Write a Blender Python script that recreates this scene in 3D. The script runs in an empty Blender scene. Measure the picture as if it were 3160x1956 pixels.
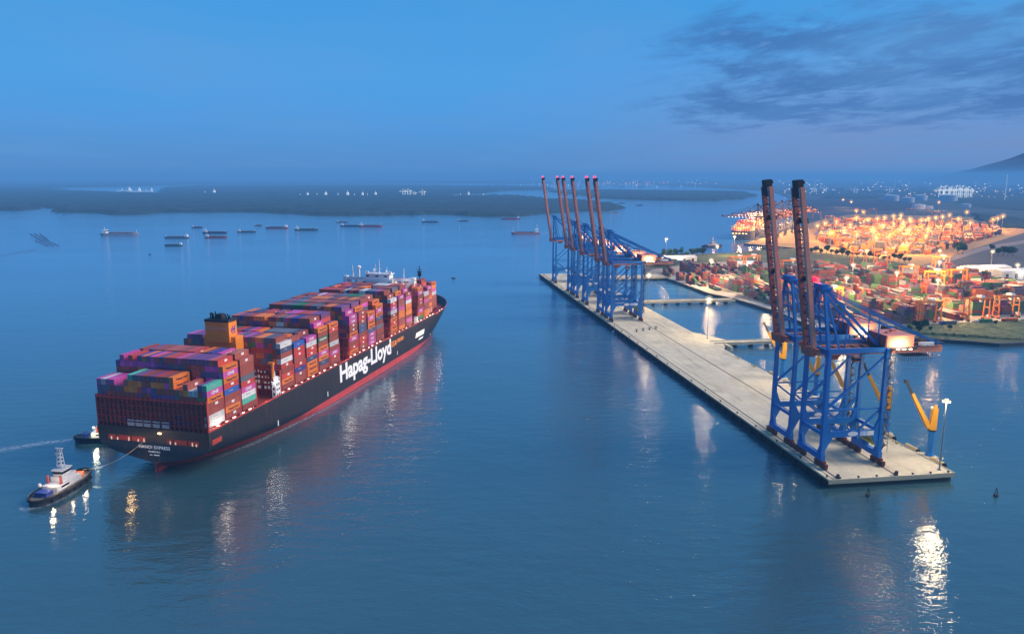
import bpy, math, random
from mathutils import Vector, Matrix, noise as mn
PI = math.pi
SC = bpy.context.scene
COL = SC.collection
R = math.radians
rnd = random.Random(7)

# ------------------------------------------------------------------ survey
F, CY, CX, PIT, CH = 2350., 978., 1580., R(10.45), 139.5
SHD, SX, SY = R(13.45), -170.7, 345.5          # ship heading and stern centre
QHD, QX, QY = R(-8.05), 143.6, 326.0           # pier heading and near seaward corner

def gnd(px, py, z=0.0):
    u, v = (px - CX) / F, (py - CY) / F
    cp, sp = math.cos(PIT), math.sin(PIT)
    t = (CH - z) / (sp + v * cp)
    return Vector((u * t, (cp - v * sp) * t, z))

def SW(l, s, z=0.0):
    return Vector((SX + math.sin(SHD) * s + math.cos(SHD) * l, SY + math.cos(SHD) * s - math.sin(SHD) * l, z))

def QW(l, s, z=4.0):
    return Vector((QX + math.sin(QHD) * s + math.cos(QHD) * l, QY + math.cos(QHD) * s - math.sin(QHD) * l, z))

# ------------------------------------------------------------------ materials
def lin(c):
    c = c / 255.0
    return c / 12.92 if c <= 0.04045 else ((c + 0.055) / 1.055) ** 2.4

def rgb(r, g, b):
    return (lin(r), lin(g), lin(b), 1.0)

MATS = {}
def mat(name, col, rough=0.6, metal=0.0, var=0.25, scale=0.3, bump=0.0, bscale=2.0, emit=None, es=0.0, spec=0.5, streak=False):
    if name in MATS:
        return MATS[name]
    m = bpy.data.materials.new(name)
    m.use_nodes = True
    nt = m.node_tree
    N, L = nt.nodes, nt.links
    b = N['Principled BSDF']
    b.inputs['Roughness'].default_value = rough
    b.inputs['Metallic'].default_value = metal
    b.inputs['Specular IOR Level'].default_value = spec
    tc = N.new('ShaderNodeTexCoord')
    nz = N.new('ShaderNodeTexNoise')
    nz.inputs['Scale'].default_value = scale
    nz.inputs['Detail'].default_value = 6
    nz.inputs['Roughness'].default_value = 0.65
    mp = N.new('ShaderNodeMapping')
    if streak:
        mp.inputs['Scale'].default_value = (1, 1, 0.12)
    L.new(tc.outputs['Object'], mp.inputs['Vector'])
    L.new(mp.outputs[0], nz.inputs['Vector'])
    mr = N.new('ShaderNodeMapRange')
    mr.inputs['From Min'].default_value = 0.25
    mr.inputs['From Max'].default_value = 0.75
    mr.inputs['To Min'].default_value = 1 - var
    mr.inputs['To Max'].default_value = 1 + var
    L.new(nz.outputs['Fac'], mr.inputs['Value'])
    mx = N.new('ShaderNodeVectorMath')
    mx.operation = 'SCALE'
    if col == 'object':
        src = N.new('ShaderNodeObjectInfo')
        L.new(src.outputs['Color'], mx.inputs[0])
    elif col == 'attr':
        src = N.new('ShaderNodeAttribute')
        src.attribute_name = 'Col'
        L.new(src.outputs['Color'], mx.inputs[0])
    else:
        mx.inputs[0].default_value = col[:3]
    L.new(mr.outputs[0], mx.inputs['Scale'])
    L.new(mx.outputs[0], b.inputs['Base Color'])
    if bump:
        n2 = N.new('ShaderNodeTexNoise')
        n2.inputs['Scale'].default_value = bscale
        n2.inputs['Detail'].default_value = 4
        L.new(tc.outputs['Object'], n2.inputs['Vector'])
        bp = N.new('ShaderNodeBump')
        bp.inputs['Strength'].default_value = bump
        bp.inputs['Distance'].default_value = 0.3
        L.new(n2.outputs['Fac'], bp.inputs['Height'])
        L.new(bp.outputs[0], b.inputs['Normal'])
    if emit is not None:
        b.inputs['Emission Color'].default_value = emit
        b.inputs['Emission Strength'].default_value = es
    MATS[name] = m
    return m

M_HULL = mat('black_hull_paint', rgb(27, 31, 40), 0.5, var=0.3, scale=0.08, streak=True)
def hull_wear(m, rust=(0.16, 0.075, 0.05)):
    nt = m.node_tree; N, L = nt.nodes, nt.links; b = N['Principled BSDF']; src = b.inputs['Base Color'].links[0].from_socket
    tc = N.new('ShaderNodeTexCoord'); mp = N.new('ShaderNodeMapping'); mp.inputs['Scale'].default_value = (.6, .6, .05); L.new(tc.outputs['Object'], mp.inputs[0])
    n = N.new('ShaderNodeTexNoise'); n.inputs['Scale'].default_value = 1; n.inputs['Detail'].default_value = 6; L.new(mp.outputs[0], n.inputs['Vector'])
    r = N.new('ShaderNodeMapRange'); r.inputs['From Min'].default_value = .58; r.inputs['From Max'].default_value = .80; r.inputs['To Max'].default_value = .5; L.new(n.outputs['Fac'], r.inputs['Value'])
    mx = N.new('ShaderNodeMix'); mx.data_type = 'RGBA'; L.new(r.outputs[0], mx.inputs['Factor']); L.new(src, mx.inputs['A']); mx.inputs['B'].default_value = rust + (1,)
    br = N.new('ShaderNodeTexBrick'); br.inputs['Scale'].default_value = 1; br.inputs['Brick Width'].default_value = 11; br.inputs['Row Height'].default_value = 2.8; br.inputs['Mortar Size'].default_value = .09
    br.inputs['Color1'].default_value = (1, 1, 1, 1); br.inputs['Color2'].default_value = (.86, .87, .9, 1); br.inputs['Mortar'].default_value = (.6, .6, .62, 1)
    sw = N.new('ShaderNodeSeparateXYZ'); cb = N.new('ShaderNodeCombineXYZ'); L.new(tc.outputs['Object'], sw.inputs[0]); L.new(sw.outputs['Y'], cb.inputs['X']); L.new(sw.outputs['Z'], cb.inputs['Y']); L.new(cb.outputs[0], br.inputs['Vector'])
    m2 = N.new('ShaderNodeMix'); m2.data_type = 'RGBA'; m2.blend_type = 'MULTIPLY'; m2.inputs['Factor'].default_value = 1; L.new(mx.outputs['Result'], m2.inputs['A']); L.new(br.outputs['Color'], m2.inputs['B'])
    L.new(m2.outputs['Result'], b.inputs['Base Color'])
hull_wear(M_HULL)
M_BOOT = mat('red_boot_topping', rgb(205, 70, 72), 0.55, var=0.18, scale=0.1, streak=True)
hull_wear(M_BOOT, (0.30, 0.20, 0.17))
M_DECK = mat('red_oxide_deck', rgb(135, 42, 38), 0.7, var=0.3, scale=0.2)
M_LASH = mat('red_lashing_steel', rgb(172, 58, 54), 0.6, var=0.2)
M_WHITE = mat('white_ship_paint', rgb(240, 240, 236), 0.5, var=0.08)
M_LETTER = mat('white_lettering', rgb(240, 240, 240), 0.5, var=0.04, emit=(1, 0.97, 0.93, 1), es=0.18)
M_FUN = mat('orange_funnel_paint', rgb(232, 132, 40), 0.5, var=0.12, scale=0.1)
M_BLACK = mat('black_steel', rgb(28, 30, 38), 0.6)
M_RUBBER = mat('black_rubber', rgb(24, 25, 28), 0.85)
M_BLUE = mat('blue_crane_paint', rgb(26, 116, 190), 0.45, var=0.15, scale=0.15)
M_TERRA = mat('terracotta_crane_paint', rgb(236, 150, 124), 0.5, var=0.15, scale=0.2)
M_TERRAD = mat('dark_shaded_terracotta', rgb(188, 100, 82), 0.55, var=0.2, scale=0.3)  # darker terracotta for dark parts, and shade put into unlit faces
M_BOGIE = mat('brown_bogie_steel', rgb(104, 52, 44), 0.6, var=0.3, scale=0.6)
M_DARK = mat('dark_grey_steel', rgb(52, 54, 64), 0.6)
M_GREY = mat('grey_galvanised_steel', rgb(140, 145, 150), 0.45, metal=0.3)
M_YEL = mat('yellow_jib_paint', rgb(238, 168, 32), 0.45, var=0.1)
M_YELP = mat('yellow_panel_paint', rgb(222, 190, 60), 0.5, var=0.1)
M_ORG = mat('orange_gantry_paint', rgb(232, 128, 32), 0.5, var=0.15)
M_GLASS = mat('dark_window_glass', rgb(22, 30, 44), 0.12, var=0.05)
M_CONC = mat('pier_concrete', rgb(214, 201, 168), 0.85, var=0.22, scale=0.06, bump=0.1, bscale=1.0)
def slab_joints(m):
    nt = m.node_tree; N, L = nt.nodes, nt.links; b = N['Principled BSDF']; src = b.inputs['Base Color'].links[0].from_socket
    tc = N.new('ShaderNodeTexCoord'); br = N.new('ShaderNodeTexBrick'); br.offset = 0
    br.inputs['Scale'].default_value = 1.0; br.inputs['Brick Width'].default_value = 14.5; br.inputs['Row Height'].default_value = 12.0; br.inputs['Mortar Size'].default_value = 0.12; br.inputs['Mortar Smooth'].default_value = 0.4
    br.inputs['Color1'].default_value = (1, 1, 1, 1); br.inputs['Color2'].default_value = (0.93, 0.93, 0.94, 1); br.inputs['Mortar'].default_value = (0.80, 0.78, 0.76, 1)
    L.new(tc.outputs['Object'], br.inputs['Vector'])
    mx = N.new('ShaderNodeMix'); mx.data_type = 'RGBA'; mx.blend_type = 'MULTIPLY'; mx.inputs['Factor'].default_value = 1
    L.new(src, mx.inputs['A']); L.new(br.outputs['Color'], mx.inputs['B']); L.new(mx.outputs['Result'], b.inputs['Base Color'])
slab_joints(M_CONC)
def stains(m):
    nt = m.node_tree; N, L = nt.nodes, nt.links; b = N['Principled BSDF']; src = b.inputs['Base Color'].links[0].from_socket
    tc = N.new('ShaderNodeTexCoord')
    for sc, det, lo, hi, dark in (((.25, .05, 1), 5, .52, .72, .78), ((.6, .6, 1), 6, .60, .74, .62)):
        mp = N.new('ShaderNodeMapping'); mp.inputs['Scale'].default_value = sc; L.new(tc.outputs['Object'], mp.inputs[0])
        n = N.new('ShaderNodeTexNoise'); n.inputs['Scale'].default_value = 1; n.inputs['Detail'].default_value = det; L.new(mp.outputs[0], n.inputs['Vector'])
        r = N.new('ShaderNodeMapRange'); r.inputs['From Min'].default_value = lo; r.inputs['From Max'].default_value = hi; r.inputs['To Min'].default_value = 1; r.inputs['To Max'].default_value = dark
        L.new(n.outputs['Fac'], r.inputs['Value'])
        v = N.new('ShaderNodeVectorMath'); v.operation = 'SCALE'; L.new(src, v.inputs[0]); L.new(r.outputs[0], v.inputs['Scale']); src = v.outputs[0]
    L.new(src, b.inputs['Base Color'])
stains(M_CONC)
M_CONCD = mat('dark_pier_concrete', rgb(70, 72, 68), 0.85, var=0.25, scale=0.3)  # darker concrete for everything below the deck
M_TAN = mat('tan_drum_paint', rgb(214, 186, 132), 0.6)
M_TRUNK = mat('tree_bark', rgb(70, 56, 42), 0.9)
M_BOXC = mat('container_paint', 'object', 0.55, var=0.26, scale=0.9, streak=True)
M_BOXA = mat('container_paint_mixed', 'attr', 0.55, var=0.26, scale=0.5)
M_MARKW = mat('white_marking', rgb(235, 232, 230), 0.5, var=0.03)
M_MARKD = mat('dark_marking', rgb(34, 30, 70), 0.5, var=0.03)
M_EMBLEM = mat('blue_emblem', rgb(36, 44, 160), 0.5, var=0.03)
M_ORGMK = mat('orange_marking', rgb(240, 140, 60), 0.5, var=0.04, emit=(1, 0.45, 0.12, 1), es=0.03)

def emis(name, c, s):
    return mat(name, c, 0.5, var=0.0, emit=c, es=s)
E_WARM = emis('warm_white_lamp', (1, 0.82, 0.45, 1), 3.0)
E_WHITE = emis('cool_white_lamp', (0.95, 0.97, 1, 1), 28)
E_ORANGE = emis('sodium_lamp', (1, 0.46, 0.10, 1), 2.6)
E_RED = emis('red_beacon_glass', (1, 0.008, 0.04, 1), 3.5)
E_CITY = emis('distant_lamp', (1, 0.85, 0.7, 1), 2.2)

# ------------------------------------------------------------------ mesh helpers
class MB:
    def __init__(s):
        s.v, s.f, s.c = [], [], []
        s.cur = (1, 1, 1, 1)
    def quad(s, vs, faces):
        n = len(s.v)
        s.v.extend([tuple(p) for p in vs])
        for f in faces:
            s.f.append(tuple(i + n for i in f))
            s.c.append(s.cur)
    def box(s, x0, x1, y0, y1, z0, z1):
        s.quad([(x0, y0, z0), (x1, y0, z0), (x1, y1, z0), (x0, y1, z0), (x0, y0, z1), (x1, y0, z1), (x1, y1, z1), (x0, y1, z1)],
               [(0, 3, 2, 1), (4, 5, 6, 7), (0, 1, 5, 4), (1, 2, 6, 5), (2, 3, 7, 6), (3, 0, 4, 7)])
        return s
    def obox(s, c, ax, ay, hx, hy, z0, z1):
        # box with horizontal axes ax, ay around the point c
        c, ax, ay = Vector(c), Vector(ax), Vector(ay)
        pts = []
        for z in (z0, z1):
            for (i, j) in ((-1, -1), (1, -1), (1, 1), (-1, 1)):
                p = c + ax * (i * hx) + ay * (j * hy)
                pts.append((p.x, p.y, z))
        s.quad(pts, [(0, 3, 2, 1), (4, 5, 6, 7), (0, 1, 5, 4), (1, 2, 6, 5), (2, 3, 7, 6), (3, 0, 4, 7)])
        return s
    def beam(s, a, b, w, h=None, w2=None, h2=None):
        a, b = Vector(a), Vector(b)
        h = w if h is None else h
        w2 = w if w2 is None else w2
        h2 = h if h2 is None else h2
        d = (b - a).normalized()
        up = Vector((0, 0, 1)) if abs(d.z) < 0.95 else Vector((1, 0, 0))
        x = d.cross(up).normalized()
        y = x.cross(d).normalized()
        pts = []
        for p, ww, hh in ((a, w, h), (b, w2, h2)):
            for i, j in ((-1, -1), (1, -1), (1, 1), (-1, 1)):
                pts.append(p + x * (i * ww / 2) + y * (j * hh / 2))
        s.quad(pts, [(0, 3, 2, 1), (4, 5, 6, 7), (0, 1, 5, 4), (1, 2, 6, 5), (2, 3, 7, 6), (3, 0, 4, 7)])
        return s
    def cyl(s, a, b, r1, r2=None, n=10):
        a, b = Vector(a), Vector(b)
        r2 = r1 if r2 is None else r2
        d = (b - a).normalized()
        up = Vector((0, 0, 1)) if abs(d.z) < 0.95 else Vector((1, 0, 0))
        x = d.cross(up).normalized()
        y = d.cross(x).normalized()
        k = len(s.v)
        for p, r in ((a, r1), (b, r2)):
            for i in range(n):
                t = 2 * PI * i / n
                s.v.append(tuple(p + x * (r * math.cos(t)) + y * (r * math.sin(t))))
        for i in range(n):
            j = (i + 1) % n
            s.f.append((k + i, k + j, k + n + j, k + n + i)); s.c.append(s.cur)
        s.f.append(tuple(k + i for i in reversed(range(n)))); s.c.append(s.cur)
        s.f.append(tuple(k + n + i for i in range(n))); s.c.append(s.cur)
        return s
    def ball(s, c, r, n=10, m=6, sz=1.0):
        k = len(s.v)
        for j in range(m + 1):
            ph = -PI / 2 + PI * j / m
            for i in range(n):
                t = 2 * PI * i / n
                s.v.append((c[0] + r * math.cos(ph) * math.cos(t), c[1] + r * math.cos(ph) * math.sin(t), c[2] + r * sz * math.sin(ph)))
        for j in range(m):
            for i in range(n):
                i2 = (i + 1) % n
                s.f.append((k + j * n + i, k + j * n + i2, k + (j + 1) * n + i2, k + (j + 1) * n + i)); s.c.append(s.cur)
        return s
    def poly(s, pts, z0, z1):
        # extruded polygon (list of xy), top and sides
        n = len(pts)
        a = sum(pts[i][0] * pts[(i + 1) % n][1] - pts[(i + 1) % n][0] * pts[i][1] for i in range(n))
        if a < 0:
            pts = list(reversed(pts))
        k = len(s.v)
        for z in (z0, z1):
            s.v.extend([(p[0], p[1], z) for p in pts])
        s.f.append(tuple(k + n + i for i in range(n))); s.c.append(s.cur)
        if z1 > z0:
            for i in range(n):
                j = (i + 1) % n
                s.f.append((k + i, k + j, k + n + j, k + n + i)); s.c.append(s.cur)
        return s
    def mesh(s, name, m, smooth=False, attr=False):
        me = bpy.data.meshes.new(name)
        me.from_pydata(s.v, [], s.f)
        ms = m if isinstance(m, (list, tuple)) else [m]
        for q in ms:
            me.materials.append(q)
        if attr:
            ca = me.color_attributes.new('Col', 'FLOAT_COLOR', 'CORNER')
            buf = []
            for f, c in zip(s.f, s.c):
                buf.extend(list(c) * len(f))
            ca.data.foreach_set('color', buf)
        if smooth:
            me.polygons.foreach_set('use_smooth', [True] * len(me.polygons))
        me.update()
        return me
    def build(s, name, m, parent=None, smooth=False, attr=False, loc=None, rz=0.0):
        o = bpy.data.objects.new(name, s.mesh(name, m, smooth, attr))
        COL.objects.link(o)
        if parent is not None:
            o.parent = parent
        if loc is not None:
            o.location = loc
        o.rotation_euler = (0, 0, rz)
        return o

def tag(o, label, cat, group=None):
    o['label'] = label; o['category'] = cat
    if group: o['group'] = group
    return o
def empty(name, loc, rz=0.0, label=None, cat=None, group=None):
    o = bpy.data.objects.new(name, None); COL.objects.link(o)
    o.location = loc; o.rotation_euler = (0, 0, rz); o.empty_display_size = 0.5
    if label: tag(o, label, cat, group)
    return o
def struct(o):
    o['kind'] = 'structure'; return o
def stuff(o, label=None, cat=None):
    o['kind'] = 'stuff'
    if label: tag(o, label, cat)
    return o
def copy_tree(o, parent=None):
    c = o.copy(); COL.objects.link(c)
    if parent is not None: c.parent = parent
    for ch in list(o.children):
        copy_tree(ch, c)
    return c

def text_mesh(name, body, size, m, bold=0.0, align='CENTER', sx=1.0, space=1.0):
    cu = bpy.data.curves.new(name, 'FONT')
    cu.body = body; cu.size = size; cu.offset = bold; cu.align_x = align; cu.space_character = space
    cu.resolution_u = 3
    o = bpy.data.objects.new(name, cu); COL.objects.link(o)
    dg = bpy.context.evaluated_depsgraph_get()
    me = bpy.data.meshes.new_from_object(o.evaluated_get(dg))
    bpy.data.objects.remove(o)
    for v in me.vertices:
        v.co.x *= sx
    me.materials.clear(); me.materials.append(m)
    me.name = name
    return me
def put(name, me, parent, mtx):
    o = bpy.data.objects.new(name, me); COL.objects.link(o)
    o.parent = parent; o.matrix_local = mtx
    return o
# text frames: facing +x (starboard side) reading along +y ; facing -y (aft) reading along +x
M_STBD = Matrix(((0, 0, 1, 0), (1, 0, 0, 0), (0, 1, 0, 0), (0, 0, 0, 1)))
M_AFT = Matrix(((1, 0, 0, 0), (0, 0, -1, 0), (0, 1, 0, 0), (0, 0, 0, 1)))
def T(x, y, z): return Matrix.Translation((x, y, z))

def light(name, loc, power, col, radius=1.0, parent=None, kind='POINT', spot=None, rot=None):
    d = bpy.data.lights.new(name, kind)
    d.energy = power; d.color = col; d.shadow_soft_size = radius
    if spot: d.spot_size = spot; d.spot_blend = 0.6
    o = bpy.data.objects.new(name, d); COL.objects.link(o)
    o.location = loc
    if rot: o.rotation_euler = rot
    if parent is not None: o.parent = parent
    return o

# ------------------------------------------------------------------ world, sun, camera
def build_world():
    w = bpy.data.worlds.new('World'); SC.world = w; w.use_nodes = True
    nt = w.node_tree; N, L = nt.nodes, nt.links
    bg = N['Background']
    tc = N.new('ShaderNodeTexCoord')
    sep = N.new('ShaderNodeSeparateXYZ'); L.new(tc.outputs['Generated'], sep.inputs[0])
    ramp = N.new('ShaderNodeValToRGB'); L.new(sep.outputs['Z'], ramp.inputs[0])
    e = ramp.color_ramp.elements
    pts = [(0.0, (80, 146, 210)), (0.02, (80, 149, 216)), (0.06, (82, 157, 226)), (0.12, (82, 161, 230)), (0.22, (70, 156, 226)), (0.6, (70, 140, 215)), (1.0, (60, 120, 190))]
    e[0].position = pts[0][0]; e[0].color = rgb(*pts[0][1])
    e[1].position = pts[-1][0]; e[1].color = rgb(*pts[-1][1])
    for p, c in pts[1:-1]:
        q = e.new(p); q.color = rgb(*c)
    # violet tint towards the right of the view, low over the horizon
    def mrange(src, a, b, c, d, smooth=True):
        m = N.new('ShaderNodeMapRange')
        m.interpolation_type = 'SMOOTHSTEP' if smooth else 'LINEAR'
        m.inputs['From Min'].default_value = a; m.inputs['From Max'].default_value = b
        m.inputs['To Min'].default_value = c; m.inputs['To Max'].default_value = d
        L.new(src, m.inputs['Value']); return m.outputs[0]
    def mul(a, b):
        m = N.new('ShaderNodeMath'); m.operation = 'MULTIPLY'
        L.new(a, m.inputs[0])
        if isinstance(b, float): m.inputs[1].default_value = b
        else: L.new(b, m.inputs[1])
        return m.outputs[0]
    def mixc(f, a, col):
        m = N.new('ShaderNodeMix'); m.data_type = 'RGBA'
        L.new(f, m.inputs['Factor']); L.new(a, m.inputs['A'])
        if isinstance(col, tuple): m.inputs['B'].default_value = col
        else: L.new(col, m.inputs['B'])
        return m.outputs['Result']
    right = mrange(sep.outputs['X'], -0.05, 0.42, 0, 1)
    low = mrange(sep.outputs['Z'], 0.0, 0.19, 1, 0)
    c = mixc(mul(mul(right, low), 0.9), ramp.outputs[0], rgb(128, 150, 200))
    c = mixc(mul(mrange(sep.outputs['Z'], 0.0, 0.09, 1, 0), 0.35), c, rgb(110, 142, 192))
    # clouds: layered noise on a flat ceiling
    dv = N.new('ShaderNodeVectorMath'); dv.operation = 'DIVIDE'
    zz = N.new('ShaderNodeMath'); zz.operation = 'ADD'; zz.inputs[1].default_value = 0.06
    L.new(sep.outputs['Z'], zz.inputs[0])
    cb = N.new('ShaderNodeCombineXYZ')
    for i in range(3): L.new(zz.outputs[0], cb.inputs[i])
    L.new(tc.outputs['Generated'], dv.inputs[0]); L.new(cb.outputs[0], dv.inputs[1])
    mp = N.new('ShaderNodeMapping'); mp.inputs['Scale'].default_value = (1.25, 0.8, 0.0); mp.inputs['Rotation'].default_value = (0, 0, 0.35)
    mp.inputs['Location'].default_value = (1.3, 2.2, 0)
    L.new(dv.outputs[0], mp.inputs[0])
    n1 = N.new('ShaderNodeTexNoise'); n1.inputs['Scale'].default_value = 1.5; n1.inputs['Detail'].default_value = 9; n1.inputs['Roughness'].default_value = 0.66; n1.inputs['Distortion'].default_value = 0.3
    L.new(mp.outputs[0], n1.inputs['Vector'])
    ax = mrange(sep.outputs['X'], 0.07, 0.28, 0, 1)
    az1 = mrange(sep.outputs['Z'], 0.03, 0.075, 0, 1); az2 = mrange(sep.outputs['Z'], 0.16, 0.24, 1, 0)
    region = mul(mul(ax, az1), az2)
    add = N.new('ShaderNodeMath'); add.operation = 'MULTIPLY_ADD'; L.new(region, add.inputs[0]); add.inputs[1].default_value = 0.22; L.new(n1.outputs['Fac'], add.inputs[2])
    dens = mul(mrange(add.outputs[0], 0.57, 0.80, 0, 1), region)
    c = mixc(mul(dens, 0.8), c, rgb(66, 112, 176))
    n2 = N.new('ShaderNodeTexNoise'); n2.inputs['Scale'].default_value = 4.5; n2.inputs['Detail'].default_value = 7
    L.new(mp.outputs[0], n2.inputs['Vector'])
    wisp = mul(mul(mrange(n2.outputs['Fac'], 0.58, 0.75, 0, 1), region), 0.3)
    c = mixc(wisp, c, rgb(128, 182, 232))
    n3 = N.new('ShaderNodeTexNoise'); n3.inputs['Scale'].default_value = 0.5; n3.inputs['Detail'].default_value = 6
    L.new(mp.outputs[0], n3.inputs['Vector'])
    c = mixc(mul(mrange(n3.outputs['Fac'], 0.42, 0.7, 0, 1), 0.42), c, rgb(100, 158, 216))
    # behind the camera the dusk is darker
    back = mrange(sep.outputs['Y'], -0.7, 0.25, 0.85, 1.0)
    sc = N.new('ShaderNodeVectorMath'); sc.operation = 'SCALE'
    L.new(c, sc.inputs[0]); L.new(back, sc.inputs['Scale'])
    L.new(sc.outputs[0], bg.inputs['Color']); bg.inputs['Strength'].default_value = 1.0
build_world()
sd = bpy.data.lights.new('sun', 'SUN'); sd.energy = 3.7; sd.angle = R(35); sd.color = (1.0, 0.86, 0.78)
so = bpy.data.objects.new('sun', sd); COL.objects.link(so)
az, el = R(92), R(36)
dirv = -Vector((math.sin(az) * math.cos(el), math.cos(az) * math.cos(el), math.sin(el)))
so.rotation_euler = dirv.to_track_quat('-Z', 'Y').to_euler()
so.location = (600, 0, 400)

cam = bpy.data.cameras.new('camera'); co = bpy.data.objects.new('camera', cam); COL.objects.link(co)
co.location = (0, 0, CH); co.rotation_euler = (PI / 2 - PIT, 0, 0)
cam.sensor_width = 36; cam.lens = F / 3160 * 36; cam.clip_start = 1; cam.clip_end = 120000
SC.camera = co
SC.view_settings.view_transform = 'Standard'; SC.view_settings.look = 'None'; SC.view_settings.exposure = 0
SC.render.engine = 'CYCLES'
cy = SC.cycles
cy.use_denoising = True
cy.max_bounces = 5; cy.diffuse_bounces = 2; cy.glossy_bounces = 3; cy.transmission_bounces = 2; cy.volume_bounces = 0
cy.sample_clamp_indirect = 6; cy.sample_clamp_direct = 70; cy.caustics_reflective = False; cy.caustics_refractive = False
try: cy.use_light_tree = True
except Exception: pass

# ------------------------------------------------------------------ water
def water_mat():
    m = bpy.data.materials.new('river_water'); m.use_nodes = True
    nt = m.node_tree; N, L = nt.nodes, nt.links; b = N['Principled BSDF']
    b.inputs['Roughness'].default_value = 0.07; b.inputs['IOR'].default_value = 2.15
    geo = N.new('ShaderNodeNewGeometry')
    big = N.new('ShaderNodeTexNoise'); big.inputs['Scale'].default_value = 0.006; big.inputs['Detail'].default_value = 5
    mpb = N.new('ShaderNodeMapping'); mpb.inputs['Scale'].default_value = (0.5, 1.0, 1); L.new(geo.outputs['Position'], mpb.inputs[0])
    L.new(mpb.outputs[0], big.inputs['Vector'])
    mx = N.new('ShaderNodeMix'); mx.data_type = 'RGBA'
    # sky reflection put into the colour: darker near the pier, brighter blue up river
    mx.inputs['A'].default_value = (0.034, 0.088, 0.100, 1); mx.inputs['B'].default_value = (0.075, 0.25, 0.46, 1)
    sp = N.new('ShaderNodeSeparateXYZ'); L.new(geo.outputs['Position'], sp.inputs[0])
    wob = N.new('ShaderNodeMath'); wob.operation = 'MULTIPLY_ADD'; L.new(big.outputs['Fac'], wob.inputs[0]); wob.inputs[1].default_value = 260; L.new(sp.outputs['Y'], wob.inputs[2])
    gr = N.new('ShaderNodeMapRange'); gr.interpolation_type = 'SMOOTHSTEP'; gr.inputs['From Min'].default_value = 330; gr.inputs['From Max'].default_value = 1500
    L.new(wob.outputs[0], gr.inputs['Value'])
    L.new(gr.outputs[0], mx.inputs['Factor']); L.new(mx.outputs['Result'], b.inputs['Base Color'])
    def nz(scale, sx, rot, det=3):
        mp = N.new('ShaderNodeMapping'); mp.inputs['Scale'].default_value = (sx, 1, 1); mp.inputs['Rotation'].default_value = (0, 0, rot)
        L.new(geo.outputs['Position'], mp.inputs[0])
        n = N.new('ShaderNodeTexNoise'); n.inputs['Scale'].default_value = scale; n.inputs['Detail'].default_value = det; n.inputs['Roughness'].default_value = 0.55
        L.new(mp.outputs[0], n.inputs['Vector']); return n.outputs['Fac']
    a = nz(0.85, 0.5, 0.2, 4); c = nz(0.17, 0.5, -0.15, 3); g3 = nz(0.035, 0.6, 0.1, 2)
    ad0 = N.new('ShaderNodeMath'); ad0.operation = 'MULTIPLY_ADD'; L.new(g3, ad0.inputs[0]); ad0.inputs[1].default_value = 5.0; L.new(a, ad0.inputs[2]); a = ad0.outputs[0]
    ad = N.new('ShaderNodeMath'); ad.operation = 'MULTIPLY_ADD'; L.new(c, ad.inputs[0]); ad.inputs[1].default_value = 3.2; L.new(a, ad.inputs[2])
    bp = N.new('ShaderNodeBump'); bp.inputs['Strength'].default_value = 1.0; bp.inputs['Distance'].default_value = 0.21
    # calm slicks modulate the ripple height
    sl = N.new('ShaderNodeMapRange'); sl.inputs['From Min'].default_value = 0.35; sl.inputs['From Max'].default_value = 0.65; sl.inputs['To Min'].default_value = 0.45; sl.inputs['To Max'].default_value = 1.0
    L.new(big.outputs['Fac'], sl.inputs['Value']); L.new(sl.outputs[0], bp.inputs['Strength'])
    L.new(ad.outputs[0], bp.inputs['Height']); L.new(bp.outputs[0], b.inputs['Normal'])
    return m
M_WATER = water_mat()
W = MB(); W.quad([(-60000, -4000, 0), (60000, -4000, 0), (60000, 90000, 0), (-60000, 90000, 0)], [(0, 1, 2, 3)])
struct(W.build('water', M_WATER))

# haze: a large low body of faintly glowing, absorbing air
def build_haze():
    m = bpy.data.materials.new('dusk_haze'); m.use_nodes = True
    nt = m.node_tree; N, L = nt.nodes, nt.links
    N.remove(N['Principled BSDF']); out = N['Material Output']
    ab = N.new('ShaderNodeVolumeAbsorption'); ab.inputs['Color'].default_value = (0, 0, 0, 1); ab.inputs['Density'].default_value = HZ
    em = N.new('ShaderNodeEmission'); em.inputs['Color'].default_value = rgb(80, 138, 202); em.inputs['Strength'].default_value = HZ
    ad = N.new('ShaderNodeAddShader'); L.new(ab.outputs[0], ad.inputs[0]); L.new(em.outputs[0], ad.inputs[1])
    L.new(ad.outputs[0], out.inputs['Volume'])
    b = MB().box(-58000, 58000, -3500, 88000, -5, 205)
    struct(b.build('haze', m))
HZ = 0.000125
build_haze()
# ------------------------------------------------------------------ the big container ship
SHIP = empty('container_ship', SW(0, 0, 0), -SHD, 'very large black hulled container ship with white side lettering under way with full deck load', 'container ship')

def sst(x):
    x = max(0.0, min(1.0, x)); return x * x * (3 - 2 * x)
def top_z(s): return 22.0 + 4.6 * sst((s - 335) / 60)
def half(s, z):
    # half breadth of the hull
    if s < 170:
        sf = 24 + 108 * (1 - sst((z + 3) / 17.0))      # where full beam is reached
        if z >= 5.4:
            b0 = 30.5 * (1 - (1 - min(1, (z - 5.0) / 10.5)) ** 2.3)
            return b0 + (30.5 - b0) * (1 - (1 - min(1, s / sf)) ** 2)
        sa = (5.4 - z) * 1.4
        if s <= sa: return 0.02
        return 30.5 * (1 - (1 - min(1, (s - sa) / sf)) ** 2) ** 0.8
    t = max(0, min(1, z / 24.0))
    s1 = 262 + 70 * t ** 0.8; s2 = 382 + 17 * t
    q = max(0.0, min(1.0, (s - s1) / (s2 - s1)))
    return max(0.02, 30.5 * (1 - q ** (1.9 + 0.9 * t)))
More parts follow.
